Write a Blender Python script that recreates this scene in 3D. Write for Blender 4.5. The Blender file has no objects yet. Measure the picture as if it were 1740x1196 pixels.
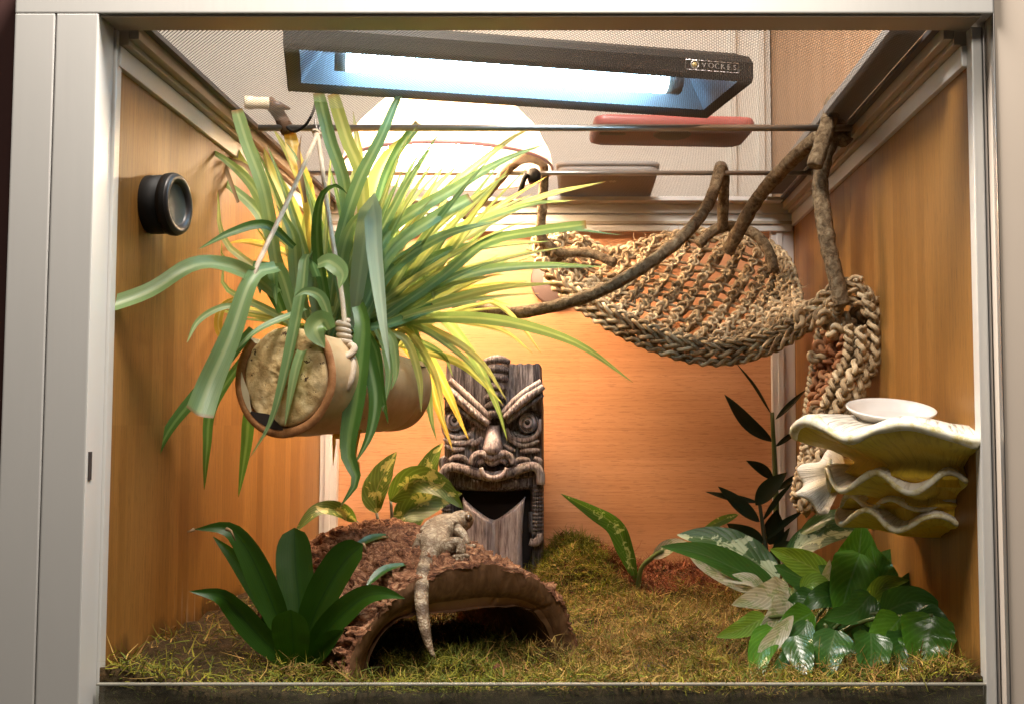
import bpy, bmesh, math, random
import numpy as np
from mathutils import Vector, Matrix, noise, Euler

# ------------------------------------------------------------------ camera
SC = bpy.context.scene
COL = SC.collection
F, PX, PY, W0 = 1896.0, 985.0, 598.0, 1740.0
CAMY = -0.7635
TH = math.atan(124.0 / F)
cd = bpy.data.cameras.new('camera')
cam = bpy.data.objects.new('camera', cd)
COL.objects.link(cam)
cam.location = (0, CAMY, 0)
cam.rotation_euler = (math.pi / 2 + TH, 0, 0)
cd.sensor_width = 36
cd.lens = F / W0 * 36
cd.shift_x = -(PX - W0 / 2) / W0
cd.clip_start, cd.clip_end = 0.02, 50
SC.camera = cam

# ------------------------------------------------------------------ world, exposure
wd = bpy.data.worlds.new('World')
SC.world = wd
wd.use_nodes = True
wd.node_tree.nodes['Background'].inputs[0].default_value = (1.0, 0.87, 0.74, 1)
wd.node_tree.nodes['Background'].inputs[1].default_value = 0.032
SC.view_settings.view_transform = 'Standard'
SC.view_settings.look = 'None'
SC.view_settings.exposure = 0.42
SC.view_settings.gamma = 1.0
SC.render.engine = 'CYCLES'
cy = SC.cycles
cy.max_bounces, cy.diffuse_bounces, cy.glossy_bounces = 7, 4, 3
cy.transmission_bounces, cy.transparent_max_bounces = 4, 8
cy.caustics_reflective = cy.caustics_refractive = False
cy.sample_clamp_indirect = 4.0
try:
    cy.use_denoising = True
    cy.denoiser = 'OPENIMAGEDENOISE'
except Exception:
    pass

# the room's ceiling lamp, above and a little in front of the terrarium
rl = bpy.data.lights.new('room_fill', 'AREA')
rl.shape, rl.size, rl.energy, rl.color = 'DISK', 0.22, 19.0, (1.0, 0.91, 0.82)
ro = bpy.data.objects.new('room_fill', rl)
COL.objects.link(ro)
ro.location = (-0.10, -0.125, 0.76)
ro.rotation_euler = (0, 0, 0)
r2 = bpy.data.lights.new('room_fill', 'AREA')  # lamp added to brighten the room wall behind the mesh
r2.shape, r2.size, r2.energy, r2.color = 'DISK', 0.25, 5.0, (1.0, 0.92, 0.82)
r2o = bpy.data.objects.new('room_fill', r2)
COL.objects.link(r2o)
r2o.location = (-0.15, 0.38, 1.18)
r2o.rotation_euler = (math.radians(22), 0, 0)
r3 = bpy.data.lights.new('room_fill', 'AREA')  # frontal lamp added as weak fill on the planter and front
r3.shape, r3.size, r3.energy, r3.color = 'DISK', 0.30, 5.5, (1.0, 0.90, 0.78)
r3o = bpy.data.objects.new('room_fill', r3)
COL.objects.link(r3o)
r3o.location = (0.12, -1.05, 0.95)
r3o.rotation_euler = (math.radians(40), 0, 0)
DOME_E, TUBE_E = 225.0, 34.0

# ------------------------------------------------------------------ helpers
rnd = random.Random(7)
V = Vector


def at(px, py, Y):
    dx, dy = (px - PX) / F, -(py - PY) / F
    d = V((dx, math.cos(TH) - dy * math.sin(TH), math.sin(TH) + dy * math.cos(TH)))
    t = (Y - CAMY) / d.y
    return V((0, CAMY, 0)) + d * t


def sz(p, Y):
    return p * (Y - CAMY) / F


class MB:
    def __init__(s):
        s.v, s.f, s.uv = [], [], []

    def add(s, pts, faces, uvs=None):
        n = len(s.v)
        s.v += [tuple(p) for p in pts]
        s.uv += list(uvs) if uvs is not None else [(0, 0)] * len(pts)
        s.f += [tuple(i + n for i in f) for f in faces]

    def box(s, x0, x1, y0, y1, z0, z1):
        p = [(x, y, z) for z in (z0, z1) for y in (y0, y1) for x in (x0, x1)]
        s.add(p, [(0, 2, 3, 1), (4, 5, 7, 6), (0, 1, 5, 4), (2, 6, 7, 3), (0, 4, 6, 2), (1, 3, 7, 5)])
        return s

    def grid(s, rows, uvs=None, closed=False):
        nr, nc = len(rows), len(rows[0])
        pts = [p for r in rows for p in r]
        fs = []
        for i in range(nr - 1):
            for j in range(nc if closed else nc - 1):
                a, b = i * nc + j, i * nc + (j + 1) % nc
                fs.append((a, b, b + nc, a + nc))
        if uvs is None:
            uvs = [(j / max(1, nc - 1), i / max(1, nr - 1)) for i in range(nr) for j in range(nc)]
        s.add(pts, fs, uvs)
        return s

    def tube(s, pts, r, n=8, cap=True, lobes=0, twist=0.0, depth=0.25, jit=0.0, seed=0):
        pts = [V(p) for p in pts]
        m = len(pts)
        rr = r if isinstance(r, (list, tuple)) else [r] * m
        fr = frames(pts)
        rows, L, uvs = [], 0.0, []
        for i in range(m):
            if i:
                L += (pts[i] - pts[i - 1]).length
            a, b = fr[i]
            row = []
            for k in range(n):
                th = 2 * math.pi * k / n
                q = rr[i]
                if lobes:
                    q *= 1 - depth + depth * abs(math.cos(lobes * 0.5 * (th - twist * L)))
                if jit:
                    q *= 1 + jit * noise.noise(V((pts[i].x * 90 + math.cos(th) * 1.3 + seed, pts[i].y * 90 + math.sin(th) * 1.3, pts[i].z * 90)))
                row.append(pts[i] + (a * math.cos(th) + b * math.sin(th)) * q)
                uvs.append((k / n, L * 20))
            rows.append(row)
        base = len(s.v)
        s.grid(rows, uvs, closed=True)
        if cap:
            s.f.append(tuple(base + k for k in reversed(range(n))))
            s.f.append(tuple(base + (m - 1) * n + k for k in range(n)))
        return s

    def lathe(s, prof, org, ax, n=32):
        ax = V(ax).normalized()
        a = ax.orthogonal().normalized()
        b = ax.cross(a)
        rows = [[V(org) + ax * h + (a * math.cos(2 * math.pi * k / n) + b * math.sin(2 * math.pi * k / n)) * max(r, 1e-5) for k in range(n)] for r, h in prof]
        s.grid(rows, closed=True)
        return s

    def mesh(s, name, smooth=True):
        me = bpy.data.meshes.new(name)
        me.from_pydata(s.v, [], s.f)
        if any(u != (0, 0) for u in s.uv):
            ul = me.uv_layers.new(name='UVMap')
            li = np.empty(len(me.loops), dtype=np.int32)
            me.loops.foreach_get('vertex_index', li)
            ul.data.foreach_set('uv', np.array(s.uv, dtype=np.float32)[li].ravel())
        if smooth:
            me.polygons.foreach_set('use_smooth', [True] * len(me.polygons))
        me.update()
        return me

    def build(s, name, mat, parent=None, smooth=True, **kw):
        return link(name, s.mesh(name, smooth), mat, parent, **kw)


def link(name, me, mat, parent=None, **kw):
    o = bpy.data.objects.new(name, me)
    COL.objects.link(o)
    if mat is not None and len(me.materials) == 0:
        me.materials.append(mat)
    if parent is not None:
        o.parent = parent
        o.matrix_parent_inverse = Matrix.Translation(-parent.location)
    for k, v in kw.items():
        o[k] = v
    return o


def thing(name, label, cat, loc=(0, 0, 0), group=None):
    o = bpy.data.objects.new(name, None)
    COL.objects.link(o)
    o.location = loc
    o.empty_display_size = 0.02
    tag(o, label, cat, group)
    return o


def tag(o, label, cat, group=None):
    o['label'] = label
    o['category'] = cat
    if group:
        o['group'] = group
    return o


def bevel(o, w=0.001, seg=2):
    bm = bmesh.new()
    bm.from_mesh(o.data)
    bmesh.ops.bevel(bm, geom=bm.edges[:], offset=w, segments=seg, profile=0.7, affect='EDGES')
    bm.to_mesh(o.data)
    bm.free()
    return o


def bbox(name, mat, par, x0, x1, y0, y1, z0, z1, w=0.0008, **kw):
    return bevel(MB().box(x0, x1, y0, y1, z0, z1).build(name, mat, par, smooth=False, **kw), w)


def frames(pts):
    out, m = [], len(pts)
    a = None
    for i in range(m):
        t = (pts[min(i + 1, m - 1)] - pts[max(i - 1, 0)])
        t = t.normalized() if t.length > 1e-9 else V((0, 0, 1))
        if a is None:
            a = t.orthogonal().normalized()
        else:
            a = a - t * a.dot(t)
            a = a.normalized() if a.length > 1e-6 else t.orthogonal().normalized()
        out.append((a, t.cross(a)))
    return out


def cat(pts, n):
    """Catmull-Rom through pts, n samples evenly spaced along the curve."""
    P = [V(p) for p in pts]
    if len(P) == 2:
        P = [P[0], P[0].lerp(P[1], .5), P[1]]
    P = [P[0] * 2 - P[1]] + P + [P[-1] * 2 - P[-2]]
    raw = []
    for i in range(1, len(P) - 2):
        for k in range(24):
            t = k / 24
            a, b, c, d = P[i - 1], P[i], P[i + 1], P[i + 2]
            raw.append(0.5 * ((2 * b) + (c - a) * t + (2 * a - 5 * b + 4 * c - d) * t * t + (3 * b - a - 3 * c + d) * t ** 3))
    raw.append(P[-2])
    L = [0.0]
    for i in range(1, len(raw)):
        L.append(L[-1] + (raw[i] - raw[i - 1]).length)
    out, j = [], 0
    for k in range(n):
        s = L[-1] * k / (n - 1)
        while j < len(L) - 2 and L[j + 1] < s:
            j += 1
        q = (s - L[j]) / max(1e-9, L[j + 1] - L[j])
        out.append(raw[j].lerp(raw[j + 1], min(1, max(0, q))))
    return out


def fbm(p, o=4):
    return noise.fractal(p, 1.0, 2.0, o)


# ------------------------------------------------------------------ materials
class M:
    def __init__(s, name, rough=0.5, metal=0.0, base=(0.5, 0.5, 0.5), spec=0.5, coat=0.0):
        s.m = bpy.data.materials.new(name)
        s.m.use_nodes = True
        s.t = s.m.node_tree
        s.b = s.t.nodes['Principled BSDF']
        s.out = s.t.nodes['Material Output']
        s.b.inputs['Base Color'].default_value = (*base, 1)
        s.b.inputs['Roughness'].default_value = rough
        s.b.inputs['Metallic'].default_value = metal
        s.b.inputs['Specular IOR Level'].default_value = spec
        s.b.inputs['Coat Weight'].default_value = coat

    def n(s, typ, **kw):
        nd = s.t.nodes.new(typ)
        for k, v in kw.items():
            if k.startswith('_'):
                setattr(nd, k[1:], v)
            else:
                s.set(nd.inputs[int(k[1:]) if k[0] == 'i' and k[1:].isdigit() else k.replace('__', ' ')], v)
        return nd

    def set(s, inp, v):
        if isinstance(v, bpy.types.NodeSocket):
            s.t.links.new(v, inp)
        else:
            if isinstance(v, tuple) and len(v) == 3 and inp.type == 'RGBA':
                v = (*v, 1)
            inp.default_value = v

    def coord(s, kind='Object', scale=(1, 1, 1), rot=(0, 0, 0)):
        tc = s.n('ShaderNodeTexCoord')
        mp = s.n('ShaderNodeMapping', Scale=scale, Rotation=rot)
        s.t.links.new(tc.outputs[kind], mp.inputs['Vector'])
        return mp.outputs[0]

    def noise(s, vec, scale=5.0, detail=4.0, rough=0.6, dist=0.0):
        return s.n('ShaderNodeTexNoise', Vector=vec, Scale=scale, Detail=detail, Roughness=rough, Distortion=dist).outputs[0]

    def ramp(s, fac, stops):
        nd = s.n('ShaderNodeValToRGB', Fac=fac)
        e = nd.color_ramp.elements
        e[0].position, e[0].color = stops[0][0], (*stops[0][1], 1)
        e[1].position, e[1].color = stops[-1][0], (*stops[-1][1], 1)
        for p, c in stops[1:-1]:
            q = e.new(p)
            q.color = (*c, 1)
        return nd.outputs[0]

    def mix(s, fac, a, b, mode='MIX'):
        nd = s.n('ShaderNodeMix', _data_type='RGBA', _blend_type=mode)
        s.set(nd.inputs[0], fac)
        s.set(nd.inputs[6], a)
        s.set(nd.inputs[7], b)
        return nd.outputs[2]

    def math(s, op, a, b=0.0, c=0.0):
        nd = s.n('ShaderNodeMath', _operation=op)
        for i, x in enumerate((a, b, c)):
            s.set(nd.inputs[i], x)
        return nd.outputs[0]

    def base(s, c):
        s.set(s.b.inputs['Base Color'], c)
        return s

    def rough(s, c):
        s.set(s.b.inputs['Roughness'], c)
        return s

    def bump(s, h, strength=0.5, dist=0.002):
        b = s.n('ShaderNodeBump', Height=h, Strength=strength, Distance=dist)
        s.t.links.new(b.outputs[0], s.b.inputs['Normal'])
        return s

    def translucent(s, col, fac=0.35):
        tr = s.n('ShaderNodeBsdfTranslucent', Color=col)
        mx = s.n('ShaderNodeMixShader', Fac=fac)
        s.t.links.new(s.b.outputs[0], mx.inputs[1])
        s.t.links.new(tr.outputs[0], mx.inputs[2])
        s.t.links.new(mx.outputs[0], s.out.inputs[0])
        return s


def emis(name, col, e):
    m = bpy.data.materials.new(name)
    m.use_nodes = True
    t = m.node_tree
    t.nodes.remove(t.nodes['Principled BSDF'])
    em = t.nodes.new('ShaderNodeEmission')
    em.inputs[0].default_value = (*col, 1)
    em.inputs[1].default_value = e
    t.links.new(em.outputs[0], t.nodes['Material Output'].inputs[0])
    return m


def wood(name, vert, c0, c1, c2, stain=False):
    m = M(name, 0.42, spec=0.22)
    st = (330, 330, 5) if vert else (5, 330, 330)
    g = m.noise(m.coord('Object', st), 1.0, 6, 0.72, 0.15)
    st3 = (900, 900, 60) if vert else (60, 900, 900)
    fine = m.noise(m.coord('Object', st3), 1.0, 2, 0.5)
    # narrow glued strips
    st2 = (46, 46, 0.01) if vert else (0.01, 46, 46)
    cell = m.n('ShaderNodeTexWhiteNoise', Vector=m.n('ShaderNodeVectorMath', _operation='FLOOR', i0=m.coord('Object', st2)).outputs[0]).outputs[0]
    big = m.noise(m.coord('Object', (3, 3, 1.2) if vert else (1.2, 3, 3)), 2.0, 3)
    f = m.math('ADD', m.math('MULTIPLY', g, 0.55), m.math('ADD', m.math('MULTIPLY', cell, 0.20), m.math('MULTIPLY', big, 0.25)))
    col = m.ramp(f, [(0.36, c0), (0.5, c1), (0.64, c2)])
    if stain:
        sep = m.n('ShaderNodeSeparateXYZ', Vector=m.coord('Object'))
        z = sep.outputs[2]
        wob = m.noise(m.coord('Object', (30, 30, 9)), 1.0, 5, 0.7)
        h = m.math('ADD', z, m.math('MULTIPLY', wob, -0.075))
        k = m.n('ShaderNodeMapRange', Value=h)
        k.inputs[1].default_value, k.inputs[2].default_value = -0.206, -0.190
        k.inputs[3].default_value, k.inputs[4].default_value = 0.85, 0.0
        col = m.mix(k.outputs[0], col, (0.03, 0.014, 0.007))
        sp = m.n('ShaderNodeTexVoronoi', Vector=m.coord('Object', (90, 90, 90)), Scale=1.0).outputs[0]
        low = m.n('ShaderNodeMapRange', Value=z)
        low.inputs[1].default_value, low.inputs[2].default_value = -0.10, -0.16
        spk = m.math('MULTIPLY', m.math('LESS_THAN', sp, 0.11), m.math('GREATER_THAN', m.math('MULTIPLY', low.outputs[0], wob), 0.5))
        col = m.mix(m.math('MULTIPLY', spk, 0.55), col, (0.45, 0.40, 0.33))
        dn_ = m.noise(m.coord('Object', (1, 210, 10)), 1.0, 3, 0.6)
        yw = m.n('ShaderNodeMapRange', Value=m.math('ABSOLUTE', m.math('SUBTRACT', sep.outputs[1], 0.17)))
        yw.inputs[1].default_value, yw.inputs[2].default_value = 0.07, 0.02
        lz = m.n('ShaderNodeMapRange', Value=z)
        lz.inputs[1].default_value, lz.inputs[2].default_value = -0.125, -0.15
        dk_ = m.n('ShaderNodeMapRange', Value=dn_)
        dk_.inputs[1].default_value, dk_.inputs[2].default_value = 0.60, 0.70
        col = m.mix(m.math('MULTIPLY', m.math('MULTIPLY', yw.outputs[0], lz.outputs[0]), m.math('MULTIPLY', dk_.outputs[0], 0.7)), col, (0.40, 0.34, 0.27))
    col = m.mix(m.math('MULTIPLY', m.math('LESS_THAN', fine, 0.40), 0.30), col, tuple(c * 0.45 for c in c0))
    m.base(col)
    m.rough(m.math('ADD', m.math('MULTIPLY', g, 0.2), 0.34))
    m.bump(g, 0.12, 0.0006)
    return m.m


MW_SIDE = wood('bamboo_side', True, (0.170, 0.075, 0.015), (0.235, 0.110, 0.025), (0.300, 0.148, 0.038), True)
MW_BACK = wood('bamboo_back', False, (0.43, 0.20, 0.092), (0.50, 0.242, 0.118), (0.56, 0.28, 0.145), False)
MW_UP = wood('orange_wood', True, (0.44, 0.26, 0.14), (0.49, 0.30, 0.17), (0.54, 0.34, 0.20))


def alu(name, base, rough=0.42, metal=0.3):
    m = M(name, rough, metal, base)
    g = m.noise(m.coord('Object', (900, 900, 14)), 1.0, 3)
    sm = m.noise(m.coord('Object', (14, 14, 5)), 1.0, 4)
    m.base(m.mix(m.math('MULTIPLY', sm, 0.3), base, tuple(c * 0.72 for c in base)))
    m.rough(m.math('ADD', m.math('MULTIPLY', g, 0.2), rough - 0.1))
    m.bump(g, 0.05, 0.0003)
    return m.m


M_ALU = alu('satin_aluminium', (0.66, 0.65, 0.62))
M_ALU_D = alu('shaded_aluminium', (0.40, 0.34, 0.26))  # same aluminium browned and darkened, its shade put into the colour
M_ALU_W = alu('pale_aluminium', (0.70, 0.67, 0.65))
M_STEEL = alu('steel_rod', (0.42, 0.40, 0.38), 0.32, 0.9)
M_MESHF = M('mesh_frame_grey', 0.6, 0.2, (0.07, 0.065, 0.065)).m
M_WIRE = M('mesh_wire', 0.5, 0.3, (0.13, 0.12, 0.11)).m
M_DARK = M('dark_gap', 0.8, 0, (0.02, 0.012, 0.01)).m
M_BLACK = M('black_plastic', 0.55, 0, (0.008, 0.0075, 0.007), spec=0.2).m
M_REFL = M('polished_reflector', 0.38, 0.6, (0.55, 0.72, 0.90)).m  # bluish base: the tube's blue glow put into the colour
M_TUBE = emis('lit_tube', (0.54, 0.82, 1.0), TUBE_E)
M_LAMP = emis('lit_lamp', (1.0, 0.69, 0.42), DOME_E)
M_DOMEW = M('white_enamel', 0.35, 0, (0.8, 0.76, 0.72)).m
M_PINK = M('pink_rim', 0.4, 0, (0.55, 0.22, 0.22)).m
M_RED = M('red_case', 0.38, 0, (0.36, 0.085, 0.07)).m
M_BROWN = M('brown_rubber', 0.5, 0, (0.055, 0.03, 0.02)).m
M_GREY = M('grey_plastic', 0.55, 0, (0.34, 0.325, 0.31)).m
M_WHITE = M('white_paper', 0.6, 0, (0.75, 0.74, 0.72)).m
M_CREAM = M('cream_plastic', 0.4, 0, (0.72, 0.62, 0.44)).m
M_GOLD = M('gold_print', 0.4, 0.3, (0.42, 0.32, 0.12)).m
M_SILVER = M('silver_print', 0.35, 0.6, (0.5, 0.47, 0.44)).m
M_LCD = M('grey_display', 0.6, 0, (0.022, 0.024, 0.017)).m
M_CERAMIC = M('white_ceramic', 0.22, 0, (0.80, 0.76, 0.72), coat=0.4).m


def plaster():
    m = M('room_paint', 0.8)
    n = m.noise(m.coord('Object', (2, 2, 2)), 2.0, 3)
    m.base(m.mix(n, (0.80, 0.77, 0.70), (0.86, 0.83, 0.77)))
    return m.m


M_ROOM = plaster()


def beige():
    m = M('beige_laminate', 0.25, 0, coat=0.5)
    n = m.noise(m.coord('Object', (4, 4, 4)), 2.0, 3)
    m.base(m.mix(n, (0.70, 0.60, 0.50), (0.76, 0.66, 0.56)))
    return m.m


M_BEIGE = beige()


def thin_glass(name, film, film_col, streak=(3, 30, 60)):
    m = M(name, 0.05, 0, (1, 1, 1))
    tr = m.n('ShaderNodeBsdfTransparent', Color=(0.93, 0.95, 0.93))
    gl = m.n('ShaderNodeBsdfGlossy', Color=(1, 1, 1), Roughness=0.04)
    fr = m.n('ShaderNodeFresnel', IOR=1.45)
    geo = m.n('ShaderNodeNewGeometry')
    mx = m.n('ShaderNodeMixShader', Fac=m.math('MULTIPLY', fr.outputs[0], m.math('SUBTRACT', 1.0, geo.outputs['Backfacing'])))
    m.t.links.new(tr.outputs[0], mx.inputs[1])
    m.t.links.new(gl.outputs[0], mx.inputs[2])
    df = m.n('ShaderNodeBsdfDiffuse', Color=film_col)
    a = m.noise(m.coord('Object', streak), 1.0, 5, 0.7)
    k = m.n('ShaderNodeMapRange', Value=a)
    k.inputs[1].default_value, k.inputs[2].default_value = 0.42, 0.75
    k.inputs[3].default_value, k.inputs[4].default_value = film * 0.4, film * 2.4
    m2 = m.n('ShaderNodeMixShader', Fac=k.outputs[0])
    m.t.links.new(mx.outputs[0], m2.inputs[1])
    m.t.links.new(df.outputs[0], m2.inputs[2])
    m.t.links.new(m2.outputs[0], m.out.inputs[0])
    return m.m


M_GLASS = thin_glass('smeared_hazy_glass', 0.07, (0.55, 0.50, 0.36), (9, 9, 60))  # film holds smears and, as colour, the room's hazy reflection
M_GLEDGE = M('glass_edge', 0.4, 0, (0.20, 0.19, 0.155)).m


# leaves ------------------------------------------------------------
def leaf_mat(name, g0, g1, stripe=None, stripe_w=0.12, edge=None, trans=0.35, rough=0.38, tip=None, mottle=None, mscale=30.0, mlim=0.55, tmul=1.6, rib=None, sk=0.9, veins=0.0):
    m = M(name, rough, 0, spec=0.45)
    oi = m.n('ShaderNodeObjectInfo')
    uv = m.n('ShaderNodeUVMap')
    sx = m.n('ShaderNodeSeparateXYZ', Vector=uv.outputs[0])
    u, v = sx.outputs[0], sx.outputs[1]
    off = m.n('ShaderNodeVectorMath', _operation='ADD', i0=m.coord('Object'), i1=(0, 0, 0)).outputs[0]
    nz = m.noise(off, 45.0, 3)
    col = m.mix(m.math('ADD', m.math('MULTIPLY', oi.outputs['Random'], 0.7), m.math('MULTIPLY', nz, 0.3)), g0, g1)
    # fine parallel veins
    vn = m.n('ShaderNodeTexNoise', _noise_dimensions='2D', Vector=m.n('ShaderNodeMapping', Vector=uv.outputs[0], Scale=(34, 0.8, 1)).outputs[0], Scale=1.0, Detail=2.0).outputs[0]
    col = m.mix(m.math('MULTIPLY', vn, 0.55), col, tuple(c * 0.55 for c in g0))
    du = m.math('ABSOLUTE', m.math('SUBTRACT', u, 0.5))
    if stripe:
        k = m.n('ShaderNodeMapRange', Value=du)
        k.inputs[1].default_value, k.inputs[2].default_value = stripe_w, stripe_w * 0.4
        k.inputs[3].default_value, k.inputs[4].default_value = 0.0, sk
        col = m.mix(k.outputs[0], col, stripe)
    if edge:
        k = m.n('ShaderNodeMapRange', Value=du)
        k.inputs[1].default_value, k.inputs[2].default_value = 0.40, 0.46
        col = m.mix(m.math('MULTIPLY', k.outputs[0], 0.85), col, edge)
    if mottle:
        mv = m.noise(off, mscale, 4, 0.65, 0.6)
        inner = m.math('SUBTRACT', mv, m.math('MULTIPLY', du, 0.25))
        k = m.n('ShaderNodeMapRange', Value=inner)
        k.inputs[1].default_value, k.inputs[2].default_value = mlim - 0.07, mlim - 0.03
        col = m.mix(k.outputs[0], col, mottle)
    if rib:
        k = m.n('ShaderNodeMapRange', Value=du)
        k.inputs[1].default_value, k.inputs[2].default_value = 0.035, 0.012
        col = m.mix(m.math('MULTIPLY', k.outputs[0], 0.7), col, rib)
    if tip:
        k = m.n('ShaderNodeMapRange', Value=v)
        k.inputs[1].default_value, k.inputs[2].default_value = 0.975, 1.0
        col = m.mix(k.outputs[0], col, tip)
    m.base(col)
    hgt = vn
    if veins:
        ph = m.math('SUBTRACT', m.math('MULTIPLY', v, 58.0), m.math('MULTIPLY', du, 46.0))
        sv = m.math('POWER', m.math('ABSOLUTE', m.math('SINE', m.math('MULTIPLY', ph, 0.5))), 0.35)
        col = m.mix(m.math('MULTIPLY', m.math('SUBTRACT', 1.0, sv), veins), col, tuple(min(1, c * 1.9 + 0.02) for c in g1))
        m.base(col)
        hgt = m.math('ADD', m.math('MULTIPLY', vn, 0.3), m.math('MULTIPLY', sv, 1.0))
    m.bump(hgt, 0.6 * veins if veins else 0.2, 0.0012 if veins else 0.0006)
    tc = m.mix(1.0, col, (tmul, tmul, tmul * 0.72), 'MULTIPLY')
    m.translucent(tc, trans)
    return m.m


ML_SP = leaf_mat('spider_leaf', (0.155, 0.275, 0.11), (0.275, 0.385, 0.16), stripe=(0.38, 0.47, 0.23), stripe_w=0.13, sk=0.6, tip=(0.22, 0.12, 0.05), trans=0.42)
ML_SPP = leaf_mat('spider_leaf_pale_lit', (0.30, 0.38, 0.12), (0.45, 0.48, 0.20), stripe=(0.54, 0.56, 0.26), stripe_w=0.16, sk=0.6, tip=(0.30, 0.17, 0.06), trans=0.5)  # pale copy mostly for leaves near the dome lamp, its light in the colour
ML_SPY = leaf_mat('spider_leaf_yellow_lit', (0.50, 0.37, 0.07), (0.56, 0.47, 0.14), stripe=(0.60, 0.55, 0.30), sk=0.6, trans=0.5, tip=(0.25, 0.10, 0.03))  # yellow of leaves lit through by the warm lamp, put into the colour
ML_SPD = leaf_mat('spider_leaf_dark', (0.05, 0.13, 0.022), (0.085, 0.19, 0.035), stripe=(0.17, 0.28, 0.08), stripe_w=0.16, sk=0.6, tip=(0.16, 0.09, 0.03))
ML_BRO = leaf_mat('rosette_leaf', (0.017, 0.060, 0.003), (0.028, 0.088, 0.004), trans=0.25, rough=0.4, rib=(0.010, 0.04, 0.006))
ML_DIE = leaf_mat('mottled_leaf', (0.085, 0.15, 0.02), (0.11, 0.18, 0.03), mottle=(0.46, 0.46, 0.15), mscale=62, mlim=0.56, rib=(0.2, 0.22, 0.08), trans=0.3, veins=0.5)
ML_AGL = leaf_mat('silver_leaf', (0.03, 0.075, 0.02), (0.04, 0.095, 0.025), mottle=(0.40, 0.47, 0.30), mscale=42, mlim=0.545, rib=(0.15, 0.2, 0.1), trans=0.2, veins=0.5)
ML_DARKG = leaf_mat('deep_green_leaf', (0.025, 0.078, 0.012), (0.042, 0.115, 0.018), rib=(0.07, 0.12, 0.04), trans=0.22, rough=0.3, veins=0.22)
ML_POT = leaf_mat('broad_green_leaf', (0.05, 0.15, 0.012), (0.085, 0.21, 0.02), rib=(0.10, 0.19, 0.06), trans=0.25, rough=0.27, veins=0.22)
ML_LIME = leaf_mat('lime_leaf', (0.12, 0.23, 0.025), (0.16, 0.28, 0.035), rib=(0.2, 0.28, 0.08), trans=0.28, rough=0.3, veins=0.5)
ML_PALE = leaf_mat('pale_veined_leaf', (0.36, 0.35, 0.24), (0.46, 0.43, 0.32), mottle=(0.22, 0.26, 0.12), mscale=85, mlim=0.50, trans=0.25, rough=0.33, veins=0.5)
ML_ZZ = leaf_mat('black_leaf', (0.013, 0.024, 0.012), (0.020, 0.034, 0.014), trans=0.06, rough=0.33)
M_STEM = M('green_stem', 0.45, 0, (0.10, 0.13, 0.035)).m
M_STEMD = M('dark_stem', 0.5, 0, (0.035, 0.035, 0.015)).m
M_DRY = M('dried_leaf', 0.7, 0, (0.22, 0.13, 0.055)).m


def rope_mat(name, a, b, c, sc=1.0):
    m = M(name, 0.72, 0, spec=0.2)
    g = m.noise(m.coord('Object', (60 * sc, 60 * sc, 60 * sc)), 1.0, 5, 0.7)
    uv = m.n('ShaderNodeUVMap')
    fb = m.noise(m.n('ShaderNodeMapping', Vector=uv.outputs[0], Scale=(16, 0.9, 1), Rotation=(0, 0, 0.5)).outputs[0], 1.0, 3)
    oi = m.n('ShaderNodeObjectInfo')
    f = m.math('ADD', m.math('MULTIPLY', g, 0.55), m.math('ADD', m.math('MULTIPLY', fb, 0.35), m.math('MULTIPLY', oi.outputs['Random'], 0.12)))
    m.base(m.ramp(f, [(0.40, a), (0.51, b), (0.62, c)]))
    m.bump(fb, 0.5, 0.0012)
    return m.m


M_SEA = rope_mat('seagrass', (0.135, 0.085, 0.045), (0.37, 0.26, 0.145), (0.60, 0.47, 0.30))
M_SEAR = rope_mat('seagrass_rust', (0.14, 0.05, 0.02), (0.27, 0.11, 0.045), (0.36, 0.19, 0.09))
M_CORD = rope_mat('cotton_cord', (0.42, 0.32, 0.22), (0.52, 0.42, 0.31), (0.60, 0.50, 0.38), 2)


def vine_mat():
    m = M('vine_bark', 0.85, 0, spec=0.2)
    v = m.coord('Object', (170, 170, 170))
    g = m.noise(v, 1.0, 5, 0.7, 0.5)
    m.base(m.ramp(g, [(0.34, (0.06, 0.037, 0.018)), (0.5, (0.155, 0.105, 0.058)), (0.68, (0.27, 0.205, 0.125))]))
    m.bump(g, 1.0, 0.003)
    return m.m


M_VINE = vine_mat()


def bark_mat():
    m = M('cork_bark', 0.85, 0, spec=0.25)
    g = m.noise(m.coord('Object', (75, 75, 170)), 1.0, 7, 0.78, 1.6)
    h = m.noise(m.coord('Object', (16, 16, 16)), 1.0, 3)
    c = m.ramp(g, [(0.36, (0.030, 0.013, 0.007)), (0.45, (0.15, 0.056, 0.026)), (0.535, (0.37, 0.165, 0.080)), (0.64, (0.63, 0.37, 0.205))])
    m.base(m.mix(m.math('MULTIPLY', h, 0.45), c, (0.12, 0.050, 0.028)))
    m.bump(g, 0.9, 0.004)
    return m.m


M_BARK = bark_mat()


def cutwood_mat():
    m = M('cut_wood', 0.6)
    g = m.noise(m.coord('Object', (130, 130, 60)), 1.0, 4, 0.6, 1.5)
    h = m.noise(m.coord('Object', (18, 18, 18)), 1.0, 3)
    c = m.ramp(g, [(0.3, (0.12, 0.058, 0.026)), (0.55, (0.24, 0.125, 0.06)), (0.75, (0.33, 0.185, 0.09))])
    m.base(m.mix(m.math('MULTIPLY', h, 0.55), c, (0.10, 0.045, 0.022)))
    m.bump(g, 0.3, 0.001)
    return m.m


M_CUT = cutwood_mat()
M_CUTL = M('tan_wood', 0.6, 0, (0.36, 0.20, 0.10)).m  # paler tan band on the arch's inner edge


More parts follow.
